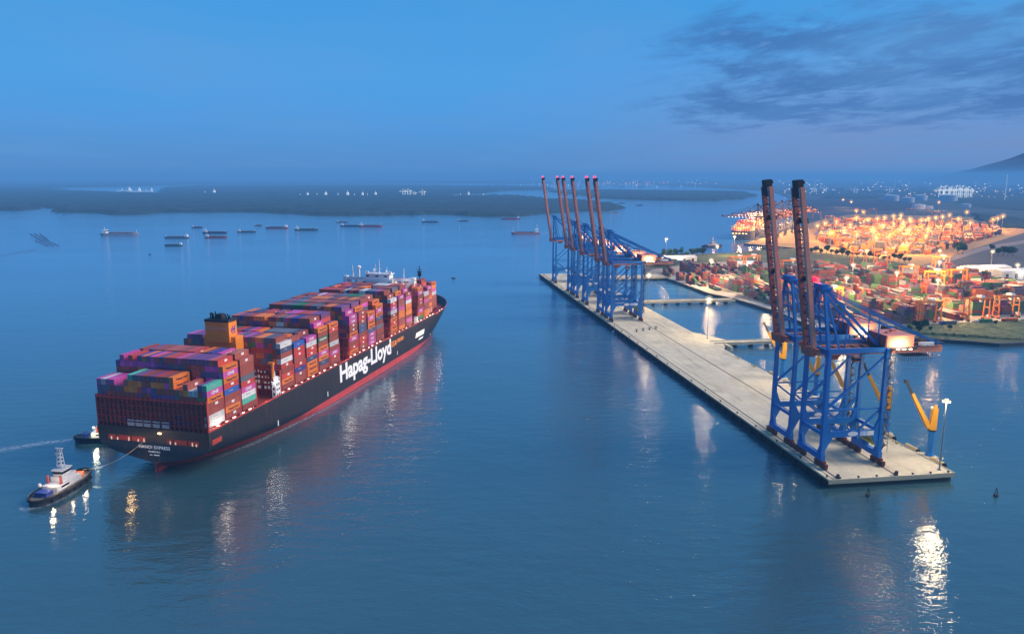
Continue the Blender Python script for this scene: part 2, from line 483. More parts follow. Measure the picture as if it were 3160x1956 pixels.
st = [0, 1.5, 3, 5, 7, 9, 12, 16, 20, 26, 32, 40, 50, 60, 72, 85, 100, 120, 145, 180, 220, 262, 275, 288, 300, 310, 320, 330, 338, 346, 353, 359, 365, 370, 375, 379, 382.5, 386, 389, 392, 395, 397.4, 399]
def shell(zs, name, m):
    b = MB()
    nz = len(zs)
    for s in st:
        tz = top_z(s)
        for sgn in (1, -1):
            for z in zs:
                zz = tz if z > 21.9 else z
                b.v.append((sgn * half(s, zz), s, zz))
    for i in range(len(st) - 1):
        for k in range(2):
            for j in range(nz - 1):
                a = i * 2 * nz + k * nz + j; c = a + 2 * nz
                f = (a, c, c + 1, a + 1) if k else (a, a + 1, c + 1, c)
                b.f.append(f); b.c.append(b.cur)
    for j in range(nz - 1):    # transom
        b.f.append((nz + j, j, j + 1, nz + j + 1)); b.c.append(b.cur)
    n = (len(st) - 1) * 2 * nz
    for j in range(nz - 1):
        b.f.append((n + j, n + nz + j, n + nz + j + 1, n + j + 1)); b.c.append(b.cur)
    return b.build(name, m, SHIP, smooth=False)
ob = shell([4.1, 5.4, 6.3, 7.5, 9, 11, 13, 15.5, 18, 20, 22], 'hull', M_HULL)
for p in ob.data.polygons: p.use_smooth = True
ob.data.polygons.foreach_set('use_smooth', [True] * len(ob.data.polygons))
shell([-3, -1, 0, 1, 2, 3, 4.1], 'boot_topping', M_BOOT)
# deck sheet just under the hull edge
b = MB()
pr = [(half(s, 21.8) - 0.15, s) for s in st if half(s, 21.8) > 0.3]
pts = [(x, s + (0.1 if s == 0 else 0)) for x, s in pr] + [(-x, s + (0.1 if s == 0 else 0)) for x, s in reversed(pr)]
b.poly(pts, 21.2, 21.2); b.build('deck', M_DECK, SHIP)
# rail and bulwark line
b = MB()
for i in range(len(st) - 1):
    for sg in (1, -1):
        a = (sg * (half(st[i], top_z(st[i])) - 0.1), st[i], top_z(st[i]) + 0.5); c = (sg * (half(st[i + 1], top_z(st[i + 1])) - 0.1), st[i + 1], top_z(st[i + 1]) + 0.5)
        if (Vector(a) - Vector(c)).length > 0.1: b.beam(a, c, 0.18, 0.9)
b.build('rail', M_LASH, SHIP)
# mooring openings in the stern with red, lit insides
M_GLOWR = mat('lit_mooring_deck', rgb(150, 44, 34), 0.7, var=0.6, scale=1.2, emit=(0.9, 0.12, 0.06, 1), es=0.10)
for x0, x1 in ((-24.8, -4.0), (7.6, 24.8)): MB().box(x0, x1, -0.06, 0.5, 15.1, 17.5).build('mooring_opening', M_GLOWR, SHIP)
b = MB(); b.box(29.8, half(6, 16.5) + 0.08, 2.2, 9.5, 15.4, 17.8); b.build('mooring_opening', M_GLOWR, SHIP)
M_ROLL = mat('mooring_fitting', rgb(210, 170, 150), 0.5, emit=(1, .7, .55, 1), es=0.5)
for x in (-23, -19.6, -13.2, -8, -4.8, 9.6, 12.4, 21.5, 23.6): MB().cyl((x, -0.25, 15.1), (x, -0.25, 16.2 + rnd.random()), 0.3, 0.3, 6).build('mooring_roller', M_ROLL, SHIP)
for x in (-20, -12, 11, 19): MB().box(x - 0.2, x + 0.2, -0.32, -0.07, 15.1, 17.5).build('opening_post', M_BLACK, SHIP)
# rudder
b = MB(); b.box(-0.5, 0.5, 1.2, 9.5, -3, 2.6); b.box(-0.35, 0.35, 2.2, 7.5, 2.6, 5.5); b.build('rudder', M_BOOT, SHIP)
# writing
me = text_mesh('ship_name', 'HANOI EXPRESS', 2.2, M_LETTER, 0.03, sx=1.03, space=1.06)
put('ship_name', me, SHIP, T(0.4, -0.09, 12.0) @ M_AFT)
me = text_mesh('home_port', 'HAMBURG', 1.25, M_LETTER, 0.02, sx=1.1)
put('home_port', me, SHIP, T(0.2, -0.09, 10.1) @ M_AFT)
me = text_mesh('hull_number', 'IMO', 0.85, M_LETTER, 0.01, sx=1.2)
put('hull_number', me, SHIP, T(-1.5, -0.09, 8.6) @ M_AFT)
MB().box(-0.1, 2.9, -.09, -.05, 8.66, 9.16).build('hull_number', M_LETTER, SHIP)
me = text_mesh('hull_lettering', 'Hapag-Lloyd', 15.2, M_LETTER, 0.5, 'LEFT', space=0.98)
xs = [v.co.x for v in me.vertices]; k = 84.5 / (max(xs) - min(xs))
for v in me.vertices: v.co.x *= k
put('hull_lettering', me, SHIP, T(30.62, 134.5, 10.6) @ M_STBD)
# orange fuel emblem and the white floodlit marking near the bow
def hx(s, z, d=0.12): return half(s, z) + d
def hull_patch(b, s0, z0, s1, z1, h, n=8, slant=0.0):
    # a parallelogram patch on the starboard shell plating
    P = []
    for i in range(n + 1):
        s = s0 + (s1 - s0) * i / n; zc = z0 + (z1 - z0) * i / n
        P.append((hx(s, zc), s, zc)); P.append((hx(s + slant, zc + h), s + slant, zc + h))
    b.quad(P, [(2 * i, 2 * i + 2, 2 * i + 3, 2 * i + 1) for i in range(n)])
b = MB()
for i in range(4): hull_patch(b, 217.5 + i * 1.4, 17.6 - i * 1.15, 226 + i * .3, 18.0 - i * 1.15, .7)
hull_patch(b, 227, 14.6, 230.6, 14.8, 3.6)
for i in range(4): hull_patch(b, 232.4 + i * 3.3, 15.6, 234.9 + i * 3.3, 15.6, 2.9)
b.build('fuel_emblem', M_ORGMK, SHIP)
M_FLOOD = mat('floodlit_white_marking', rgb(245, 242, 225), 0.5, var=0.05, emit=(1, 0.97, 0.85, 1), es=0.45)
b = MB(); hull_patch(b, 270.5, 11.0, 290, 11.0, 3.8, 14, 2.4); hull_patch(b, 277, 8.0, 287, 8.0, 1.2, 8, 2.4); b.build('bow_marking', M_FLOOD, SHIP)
for s in (60, 118, 232, 309): MB().box(hx(s, 7, -0.1), hx(s, 7, 0.12), s - 0.35, s + 0.35, 6.2, 9.2).build('draught_mark', M_LETTER, SHIP)

# bays: start, rows, starboard colours listed from the top down, inner height
ROWP = 2.5
BAYS = [
 (1.6, 24, 'TMOBBWW', None), (15.0, 24, 'OMORUBSOB', 10), (29.0, 24, 'SBBKRMWTB', 10),
 (67.2, 24, 'WNBWRBROB', 10), (81.4, 24, 'URCBRIBB', 9), (95.7, 24, 'MWRRNOOO', 9), (110.2, 24, 'OBGBOMONB', 11), (124.5, 24, 'ORBBWBMRB', 11),
 (152.8, 24, 'MMBBOMBRO', 11), (167.2, 24, 'BCBNNBRCB', 11), (181.8, 24, 'OMOONMMM', 11), (195.8, 24, 'OMONBKBBB', 11),
 (222.8, 24, 'WRMWBORO' + 'O', 11), (238.4, 24, 'MBBMOOBBO', 11), (253.3, 24, 'BMWOOOBMB', 11),
 (280.2, 24, 'OMBRBBMOG', 10), (294.4, 24, 'WBMBBOO', 9), (309.0, 22, 'MBROBOBB', 10), (334.5, 18, 'OOMWBBBB', 8)]
PAL = dict(M=(190, 76, 150), O=(226, 118, 44), B=(146, 68, 58), R=(188, 62, 54), N=(62, 78, 116), W=(204, 204, 200), G=(46, 112, 66),
           T=(84, 186, 160), U=(44, 96, 176), K=(98, 106, 118), S=(176, 88, 74), I=(58, 60, 138), C=(186, 48, 54), V=(112, 66, 118), D=(92, 92, 106))
NAMES = dict(M='magenta', O='orange', B='brown', R='red', N='navy', W='white', G='green', T='teal', U='blue', K='grey', S='salmon', I='indigo', C='crimson', V='violet', D='slate')
WTS = 'MMMMVVVVBBBBBBBBBBBBOOOOSSSRRRNNKKDDDWGI'
ORD = ['first', 'second', 'third', 'fourth', 'fifth', 'sixth', 'seventh', 'eighth', 'ninth', 'tenth', 'eleventh', 'twelfth', 'thirteenth', 'fourteenth', 'fifteenth', 'sixteenth', 'seventeenth', 'eighteenth', 'nineteenth', 'twentieth', 'twenty-first', 'twenty-second', 'twenty-third', 'twenty-fourth', 'twenty-fifth', 'twenty-sixth', 'twenty-seventh', 'twenty-eighth', 'twenty-ninth', 'thirtieth'] + [a + '-' + b for a in ('thirty', 'forty', 'fifty') for b in ('first', 'second', 'third', 'fourth', 'fifth', 'sixth', 'seventh', 'eighth', 'ninth')]
TH, Z0 = 2.9, 24.1
def cbox(b, cx, s, z, lx=2.42, ly=12.19, h=2.84):
    b.box(cx - lx / 2, cx + lx / 2, s, s + ly, z, z + h)
# the container meshes: corner posts and rails around recessed, corrugated panels
def container_mesh(lx, ly, h, ribs):
    b = MB(); x, y = lx / 2, ly / 2; r = 0.08
    b.box(-x + r, x - r, -y + r, y - r, 0.1, h - 0.05)
    for sx in (-1, 1):
        for sy in (-1, 1):
            b.box(min(sx * x, sx * (x - .16)), max(sx * x, sx * (x - .16)), min(sy * y, sy * (y - .16)), max(sy * y, sy * (y - .16)), 0, h)
        b.box(min(sx * x, sx * (x - .09)), max(sx * x, sx * (x - .09)), -y + .16, y - .16, 0.02, 0.18)
        b.box(min(sx * x, sx * (x - .09)), max(sx * x, sx * (x - .09)), -y + .16, y - .16, h - .14, h - .01)
        for i in range(ribs):
            yy = -y + 0.4 + (ly - 0.8) * i / (ribs - 1)
            b.box(min(sx * (x - .03), sx * (x - .09)), max(sx * (x - .03), sx * (x - .09)), yy - 0.07, yy + 0.07, 0.18, h - .14)
    for sy in (-1, 1):
        b.box(-x + .16, x - .16, min(sy * y, sy * (y - .09)), max(sy * y, sy * (y - .09)), 0.02, 0.16)
        b.box(-x + .16, x - .16, min(sy * y, sy * (y - .09)), max(sy * y, sy * (y - .09)), h - .16, h - .02)
    return b.mesh('shipping_container', M_BOXC)
ME_BOX = container_mesh(2.42, 12.19, 2.84, 18)
b = MB()
b.box(-1.03, 1.03, -6.10, -6.03, 0.2, 2.64)
ME_DOOR = b.mesh('door', M_BOXC)
b = MB()
for x in (-0.72, -0.28, 0.28, 0.72): b.box(x - .035, x + .035, -6.17, -6.10, 0.22, 2.62)
b.box(-0.03, 0.03, -6.115, -6.10, 0.2, 2.64)
ME_ROD = b.mesh('locking_rod', M_GREY)
ME_T = {'M': text_mesh('logo', 'ONE', 2.0, M_MARKW, 0.07, sx=1.25), 'O': text_mesh('logo', 'Hapag-Lloyd', 1.45, M_MARKD, 0.04, sx=1.12),
        'G': text_mesh('logo', 'EVERGREEN', 1.6, M_MARKW, 0.05, sx=1.05)}
b = MB(); b.box(0, 0.03, -1.1, 1.1, 0.9, 2.1); ME_PATCH = b.mesh('logo', M_MARKW)
b = MB(); b.box(0, 0.03, 0.0, 3.4, 1.2, 1.6); ME_PATCH2 = b.mesh('logo', mat('faint_grey_marking', rgb(150, 155, 165), 0.6))
def vary(c, k=0.16, mute=0.10, gain=1.25):
    g = (1 + rnd.uniform(-k, k)) * gain
    return tuple(min(.85, (x * (1 - mute) + mute * q) * g) for x, q in zip(rgb(*PAL[c])[:3], (.11, .075, .06))) + (1,)

B1 = [7, 7, 7, 7, 6, 6, 7, 8, 8, 8, 8, 8, 8, 8, 8, 8, 8, 6, 6, 7, 6, 6, 7, 7]
occ = {}
for bi, (s0, nr, cols, inner) in enumerate(BAYS):
    n = len(cols)
    for r in range(nr):
        x = (r - (nr - 1) / 2) * ROWP
        if r == nr - 1: hgt = n
        elif inner is None: hgt = B1[r]
        elif r == 0: hgt = inner - 1
        elif r == nr - 2: hgt = n + (1 if bi in (1, 2, 3, 4, 6, 8, 9, 11, 12, 13, 14) else 0)
        else:
            hgt = inner
            if rnd.random() < 0.07: hgt -= 1
        for t in range(hgt):
            if r == nr - 1: c = cols[n - 1 - t]
            else: c = rnd.choice(WTS)
            if bi == 0 and t < 4 and r < nr - 1: c = rnd.choice('BBBBRRRSSV')
            if bi == 0 and t == hgt - 1: c = 'MWMM' [r] if r < 4 else ('T' if r == 7 else ('O' if r == 16 else ('S' if r in (19,) else c)))
            if bi == 0 and r == 16: c = 'O' if t >= 6 else c
            if bi == 0 and r in (20, 21) and t == hgt - 1: c = 'W'
            # runs of the same line side by side, as ships are loaded
            if 0 < r < nr - 2 and (bi, r - 1, t) in occ and rnd.random() < 0.45 and not (bi == 0 and t == hgt - 1): c = occ[(bi, r - 1, t)]
            occ[(bi, r, t)] = c
# a few tall roofs named in the photograph
for (bi, r, c) in ((1, 22, 'R'), (2, 22, 'S'), (3, 22, 'B'), (4, 22, 'B'), (6, 22, 'M'), (8, 22, 'M'), (9, 22, 'O'), (11, 22, 'O')):
    t = max(tt for (q, rr, tt) in occ if q == bi and rr == r); occ[(bi, r, t)] = c
def height(bi, r): 
    t = 0
    while (bi, r, t) in occ: t += 1
    return t
score = []
for (bi, r, t), c in occ.items():
    s0, nr, cols, inner = BAYS[bi]
    hi = height(bi, r)
    right_open = (bi, r + 1, t) not in occ
    top_open = t == hi - 1
    gap_aft = bi in (0, 3, 8, 12, 15, 18)
    aft_open = gap_aft or (bi - 1, r, t) not in occ
    left_open = (bi, r - 1, t) not in occ
    fwd_open = bi in (2, 7, 11, 14, 17, 18) or (bi + 1, r, t) not in occ
    if not (right_open or top_open or aft_open or left_open or fwd_open): continue
    d = 1.0 / (380 + s0)
    a = (12 * 2.9 * 0.42 if right_open else 0) + (12 * 2.4 * 0.30 if top_open else 0) + (2.4 * 2.9 * 0.6 if aft_open and not (bi == 0 and t < 4) else 0)
    if bi == 0 and t < 4 and r < nr - 1: a *= 0.1
    if right_open and r < nr - 1 and not top_open: a *= 0.6
    score.append((a * d * d, bi, r, t, c))
score.sort(reverse=True)
chosen = set()
rest = MB()
used = set()
for k, (a, bi, r, t, c) in enumerate(score):
    s0, nr, cols, inner = BAYS[bi]
    x = (r - (nr - 1) / 2) * ROWP; z = Z0 + t * TH
    col = vary(c)
    if k < 300:
        p = SW(x, s0 + 6.1, z)
        o = bpy.data.objects.new('shipping_container', ME_BOX); COL.objects.link(o)
        o.location = p; o.rotation_euler = (0, 0, -SHD); o.color = col
        side = 'outer starboard stack' if r == nr - 1 else ('outer port stack' if r == 0 else f'{ORD[nr - 1 - r]} stack from starboard')
        tier = 'top tier' if t == height(bi, r) - 1 else f'{ORD[t]} tier up'
        tag(o, f'{NAMES[c]} container, {tier}, {side}, {ORD[bi]} bay from the ship stern', 'container', 'containers stacked on the ship deck')
        if bi in (0, 3) and (t >= 4) or (bi in (1, 2) and t >= height(bi - 1, r)):
            d_ = bpy.data.objects.new('door', ME_DOOR); COL.objects.link(d_); d_.parent = o
            d_.color = tuple(q * 0.8 for q in col[:3]) + (1,)
            e_ = bpy.data.objects.new('locking_rod', ME_ROD); COL.objects.link(e_); e_.parent = d_
        if (bi, r + 1, t) not in occ and r > nr / 2 - 6:
            if c in ME_T:
                l_ = bpy.data.objects.new('logo', ME_T[c]); COL.objects.link(l_); l_.parent = o
                l_.matrix_local = T(1.24, 0.4 if c == 'O' else 0, 0.75 if c != 'O' else 0.9) @ M_STBD
            elif c in 'RSC' or (c == 'B' and rnd.random() < 0.3):
                l_ = bpy.data.objects.new('logo', ME_PATCH); COL.objects.link(l_); l_.parent = o; l_.location = (1.225, rnd.uniform(-0.5, 1), 0.15)
            elif c in 'WNUIT':
                l_ = bpy.data.objects.new('logo', ME_PATCH2); COL.objects.link(l_); l_.parent = o; l_.location = (1.225, -2.5, 0.2)
    else:
        rest.cur = col
        cbox(rest, x, s0, z)
ro = rest.build('container_stack', M_BOXA, None, attr=True, loc=SW(0, 0, 0), rz=-SHD)
stuff(ro, 'mixed containers filling the inner and farther stacks of the ship deck', 'containers')

# hatch coaming, lashing bridges
b = MB()
for (s0, nr, cols, inner) in BAYS:
    w = nr * ROWP / 2
    b.box(-w + 0.4, w - 0.9, s0 + 0.2, s0 + 12.0, 21.2, 24.0)
    for i in range(4): b.box(w - 0.9, w - 0.1, s0 + 0.6 + i * 3.6, s0 + 1.1 + i * 3.6, 21.2, 24.0)
    b.box(w - 0.9, w - 0.1, s0 + 0.3, s0 + 12, 23.7, 24.0)
b.build('hatch_coaming', M_DECK, SHIP)
def lashing(s, w, z1, dense=True, m=M_LASH, dep=1.0, step=5.0):
    b = MB()
    x = -w
    while x <= w + 0.01:
        b.box(x - .14, x + .14, s, s + .28, 21.2, z1); b.box(x - .14, x + .14, s + dep - .28, s + dep, 21.2, z1); x += step
    z = 24.0
    while z < z1 + .1:
        b.box(-w, w, s, s + .2, z - .12, z + .12); b.box(-w, w, s + dep - .2, s + dep, z - .12, z + .12)
        b.box(-w, w, s, s + dep, z + .12, z + .18)
        b.box(-w, w, s, s + .06, z + 1.0, z + 1.08)
        z += TH
    for sg in (-1, 1): b.box(min(sg * w, sg * (w - .5)), max(sg * w, sg * (w - .5)), s, s + dep, 21.2, z1)
    return b.build('lashing_bridge', m, SHIP)
lashing(0.25, 30.3, 37.0, step=2.5, dep=1.2)
for i, (s0, nr, cols, inner) in enumerate(BAYS):
    w = nr * ROWP / 2 - 0.25
    if i in (3, 8, 12, 15, 18): lashing(s0 - 1.5, w, 35.8, dep=1.2, step=2.5)
    elif i: lashing(s0 - 1.55, w, 35.8, dep=1.2)
    if i in (2, 7, 11, 14, 17, 18): lashing(s0 + 12.6, w, 35.8, dep=1.0, step=2.5)
# whitish lit fittings on the lashing structure aft of the funnel bay and on the transom deck
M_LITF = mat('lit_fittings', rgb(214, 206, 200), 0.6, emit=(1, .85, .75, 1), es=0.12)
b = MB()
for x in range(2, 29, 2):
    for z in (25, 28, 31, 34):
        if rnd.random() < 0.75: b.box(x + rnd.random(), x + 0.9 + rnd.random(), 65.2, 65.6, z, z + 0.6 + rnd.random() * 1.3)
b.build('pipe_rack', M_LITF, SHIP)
b = MB()
for x in (-11.5, -7, -2.5, 2.5, 7.5): b.box(x - 1.9, x + 1.9, -0.02, 0.24, 22.6, 24.4); b.box(x - 1.9, x + 1.9, -0.02, 0.22, 25.0, 25.7)
b.build('stern_box', mat('pale_stern_panels', rgb(170, 162, 165), 0.6, var=0.4, scale=1.5), SHIP)
# deck edge lamps and small white fittings
ME_L = MB().box(-0.35, 0.35, -0.9, 0.9, 0, 0.5).mesh('deck_lamp', mat('deck_lamp_glow', (1, .86, .76, 1), .5, var=0, emit=(1, .80, .66, 1), es=3.0))
for i, (s0, nr, cols, inner) in enumerate(BAYS):
    for ds in (0.5, 7.0):
        o = bpy.data.objects.new('deck_lamp', ME_L); COL.objects.link(o); o.parent = SHIP
        o.location = (min(29.6, half(s0 + ds, 22) - 0.9), s0 + ds, 22.6)
b = MB()
for (s0, nr, cols, inner) in BAYS:
    for q in range(3):
        s = s0 + rnd.uniform(0, 12); x = min(29.8, half(s, 22) - 0.6)
        b.box(x - .5, x + .4, s - .5, s + .5, 21.3, 22.6 + rnd.random())
b.build('deck_fitting', mat('pink_lit_fittings', rgb(225, 150, 135), 0.6, var=.3), SHIP)
for s in (8, 50, 145, 215, 272, 325):
    light('deck_light', (31.5, s, 24.5), 900, (1, .75, .6), 0.5, SHIP)
# stern floodlight, the amber pool on the water
b = MB(); b.box(3.2, 4.8, -0.3, 0.1, 19.6, 20.3); b.build('stern_lamp', emis('amber_lamp', (1, .62, .28, 1), 8), SHIP)
light('stern_light', (-9, -7.5, 13.0), 1100, (1, .58, .22), 0.5, SHIP)
# small grey pilot lamp
# engine casing with funnel
b = MB(); b.box(-9.6, 9.6, 57.2, 64.3, 21.2, 54.9); cas = b.build('engine_casing', M_FUN, SHIP)
b = MB(); b.box(-7.3, 7.0, 55.6, 63.0, 52.0, 63.0); fun = b.build('funnel', M_FUN, SHIP)
b = MB(); b.box(-7.5, 7.2, 55.4, 63.2, 63.0, 64.3); b.build('funnel_cap', M_BLACK, fun)
b = MB()
for (x, h) in ((-5.6, 3.0), (-4.6, 3.3), (-4.0, 2.8), (-2.4, 4.0), (3.4, 2.6), (5.0, 2.8), (6.2, 2.2)): b.cyl((x, 58 + rnd.random() * 2, 64.3), (x, 58 + rnd.random(), 64.3 + h), 0.35, 0.35, 8)
b.box(-1.6, 1.6, 57.5, 61, 64.3, 67.0)
b.build('exhaust_pipe', M_BLACK, fun)
me = text_mesh('funnel_lettering', 'NO SMOKING', 2.6, mat('pale_red_lettering', rgb(232, 160, 140), .6), 0.05, sx=1.0)
xs = [v.co.x for v in me.vertices]; k = 12.2 / (max(xs) - min(xs))
for v in me.vertices: v.co.x *= k
put('funnel_lettering', me, fun, T(0, 55.54, 58.6) @ M_AFT)
# emblem: two notched arrow shapes
b = MB()
def em_poly(pts): b.quad([(7.06, y, z) for y, z in pts], [tuple(range(len(pts)))])
for dy in (0.0, 2.0):
    y0 = 57.4 + dy
    em_poly([(y0, 58.6), (y0 + 1.4, 60.6), (y0 + 2.3, 60.6), (y0 + 1.3, 59.2), (y0 + 2.3, 59.2), (y0 + 1.9, 58.4), (y0 + 0.9, 58.4), (y0 + 1.7, 56.6), (y0 + .9, 56.6)])
b.build('funnel_emblem', M_EMBLEM, fun)
light('funnel_light', (14, 54, 60), 900, (1, .8, .5), 0.5, SHIP)
# orange hose crane and white accommodation block by the rail
b = MB(); b.cyl((27.0, 63.2, 21.2), (27.0, 63.2, 39.5), 1.0, 0.8, 10); b.box(24.8, 27.8, 62.3, 64.3, 39.2, 40.6); b.build('hose_crane', M_FUN, SHIP)
b = MB()
b.box(27.6, 30.0, 60.5, 65.0, 21.2, 30.5)
b.box(28.2, 29.6, 61.5, 64.2, 30.5, 33.0)
b.box(28.4, 28.9, 62.0, 62.4, 33.0, 36.0)
b.build('side_house', M_WHITE, SHIP)
b = MB()
for z in (22.5, 25.5, 28.3): b.box(29.9, 30.06, 61.2, 62.2, z, z + 1.2); b.box(29.9, 30.06, 63.2, 64.2, z, z + 1.2)
for z in (23, 26): b.box(28.3, 29.2, 60.42, 60.52, z, z + 1.3)
b.build('side_house_window', M_GLASS, SHIP)
light('side_light', (30.5, 59, 31), 500, (1, .95, .9), 0.4, SHIP)
b = MB(); b.box(27.4, 30.0, 276.5, 279.3, 21.2, 27.5); b.build('side_house', M_WHITE, SHIP)
# wheelhouse and bridge wings
br = MB()
br.box(-12.5, 13, 268.5, 277.5, 21.2, 58.4)
WH = br.build('deckhouse', M_WHITE, SHIP)
b = MB(); b.box(-10.0, 10.2, 269.2, 277, 58.4, 62.2); b.box(-11.4, 11.6, 268.8, 277.4, 62.2, 62.7); b.build('wheelhouse', M_WHITE, SHIP)
b = MB()
for x in (-8.5, -0.4, 7.0): b.box(x - 1.3, x + 1.3, 269.1, 269.3, 60.2, 61.3)
for x in (-11.0, 10.6): b.box(x - 1.3, x + 1.3, 268.38, 268.6, 53.8, 56.2)
b.build('bridge_window', M_GLASS, SHIP)
b = MB()
b.box(-30.6, 30.6, 271, 275.5, 57.0, 58.3)
b.box(-30.6, 30.6, 271, 271.2, 58.3, 59.5)
for sg in (-1, 1):
    b.beam((sg * 27.5, 273.2, 57.2), (sg * 20.5, 273.2, 49.5), 1.5, 2.4)
    b.box(min(sg * 18.8, sg * 20.8), max(sg * 18.8, sg * 20.8), 272, 274.4, 40, 57.0)
    b.box(min(sg * 27.8, sg * 30.6), max(sg * 27.8, sg * 30.6), 270.6, 275.6, 55.2, 59.9)
b.build('bridge_wing', M_WHITE, SHIP)
b = MB()
b.cyl((0.2, 273, 62.7), (0.2, 273, 74.0), 0.55, 0.22, 8)
b.beam((-2.6, 273, 66), (3, 273, 66), .3); b.beam((-1.8, 273, 69), (2.2, 273, 69), .25)
b.ball((-4.2, 272, 65.4), 1.3); b.cyl((-4.2, 272, 62.7), (-4.2, 272, 64.6), .3, .3, 6); b.cyl((-3.4, 274, 62.7), (-3.4, 274, 70), .18, .1, 6)
b.ball((6.4, 272, 64.4), 0.9); b.cyl((6.6, 273.2, 62.7), (6.6, 273.2, 68), .4, .12, 6); b.cyl((8.9, 272, 62.7), (8.9, 272, 66), .18, .1, 6)
b.box(-11.2, -8.2, 270, 272, 62.7, 64.3); b.box(9.4, 11.4, 270, 272, 62.7, 64.3)
for x in range(-10, 11, 2): b.box(x - .06, x + .06, 269, 269.12, 62.7, 63.8)
b.box(-11, 11, 269, 269.12, 63.7, 63.85)
b.build('radar_mast', M_WHITE, SHIP)
b = MB(); b.cyl((-23.2, 273, 58.3), (-23.2, 273, 69), 1.1, .12, 6); b.build('wing_mast', M_WHITE, SHIP)
b = MB(); b.cyl((-17.6, 273, 58.3), (-17.6, 273, 66.2), .85, .85, 10); b.ball((-17.6, 273, 67.2), 1.9, sz=.75); b.build('radar_dome', M_WHITE, SHIP)
b = MB(); b.cyl((21.2, 273, 58.3), (21.2, 273, 67), .45, .25, 8); b.build('wing_mast', M_WHITE, SHIP)
light('bridge_light', (24, 266, 57), 500, (1, .95, .95), 0.5, SHIP)
# foremast
b = MB(); b.cyl((5, 352, 24), (5, 352, 59.5), 1.0, .4, 8); b.box(3, 7, 351, 353, 54, 55); b.box(3.4, 6.6, 351.3, 352.7, 50.5, 53.5); b.beam((2.2, 352, 56.5), (7.8, 352, 56.5), .35); b.build('foremast', M_BLACK, SHIP)
# foam of the wakes
def foam_mat():
    m = bpy.data.materials.new('wake_foam'); m.use_nodes = True; nt = m.node_tree; N, L = nt.nodes, nt.links; b = N['Principled BSDF']
    b.inputs['Base Color'].default_value = (.62, .74, .84, 1); b.inputs['Roughness'].default_value = .8
    tc = N.new('ShaderNodeTexCoord'); n = N.new('ShaderNodeTexNoise'); n.inputs['Scale'].default_value = .55; n.inputs['Detail'].default_value = 8; n.inputs['Roughness'].default_value = .7
    L.new(tc.outputs['Object'], n.inputs['Vector']); at = N.new('ShaderNodeAttribute'); at.attribute_name = 'Col'
    r = N.new('ShaderNodeMapRange'); r.inputs['From Min'].default_value = .40; r.inputs['From Max'].default_value = .60; L.new(n.outputs['Fac'], r.inputs['Value'])
    k = N.new('ShaderNodeMath'); k.operation = 'MULTIPLY'; L.new(r.outputs[0], k.inputs[0]); L.new(at.outputs['Fac'], k.inputs[1]); L.new(k.outputs[0], b.inputs['Alpha'])
    return m
M_FOAM = foam_mat()
def wake(pts, name='wake'):
    b = MB()
    for i in range(len(pts) - 1):
        (x0, y0, w0, a0), (x1, y1, w1, a1) = pts[i], pts[i + 1]
        d = Vector((x1 - x0, y1 - y0)).normalized(); nx, ny = -d.y, d.x
        for sg in (-1, 1):
            k = len(b.v)
            b.v += [(x0, y0, .03), (x1, y1, .03), (x1 + sg * nx * w1, y1 + sg * ny * w1, .03), (x0 + sg * nx * w0, y0 + sg * ny * w0, .03)]
            b.f.append((k, k + 1, k + 2, k + 3) if sg > 0 else (k, k + 3, k + 2, k + 1)); b.c.append([(a0,) * 3 + (1,), (a1,) * 3 + (1,), (0, 0, 0, 1), (0, 0, 0, 1)] if sg > 0 else [(a0,) * 3 + (1,), (0, 0, 0, 1), (0, 0, 0, 1), (a1,) * 3 + (1,)])
    me = bpy.data.meshes.new(name); me.from_pydata(b.v, [], b.f); me.materials.append(M_FOAM)
    ca = me.color_attributes.new('Col', 'FLOAT_COLOR', 'CORNER'); ca.data.foreach_set('color', [q for f in b.c for c in f for q in c])
    o = bpy.data.objects.new(name, me); COL.objects.link(o); struct(o); return o
g = [gnd(*p) for p in ((-120, 1402), (30, 1384), (110, 1370), (170, 1362), (222, 1357))]
wake([(p.x, p.y, w, a) for p, w, a in zip(g, (7, 6, 5, 4.5, 4), (.4, .7, .95, 1, .8))])
g = [gnd(*p) for p in ((60, 1572), (92, 1562), (130, 1556), (190, 1530), (260, 1480), (282, 1450))]
wake([(p.x, p.y, w, a) for p, w, a in zip(g, (4, 6, 5, 5, 4, 2), (.4, .8, .8, .8, .7, .3))])
g = [SW(l, s) for l, s in ((16, 22), (22, 45), (27, 75), (31.5, 110), (33, 150), (34, 190))]
wake([(p.x, p.y, w, a) for p, w, a in zip(g, (3, 3, 2.5, 2, 1.5, 1), (.3, .45, .5, .45, .3, .1))])
g = [gnd(*p) for p in ((1800, 705), (1740, 712), (1690, 718), (1665, 721))]
wake([(p.x, p.y, w, a) for p, w, a in zip(g, (8, 6, 5, 4), (.1, .4, .7, .8))])
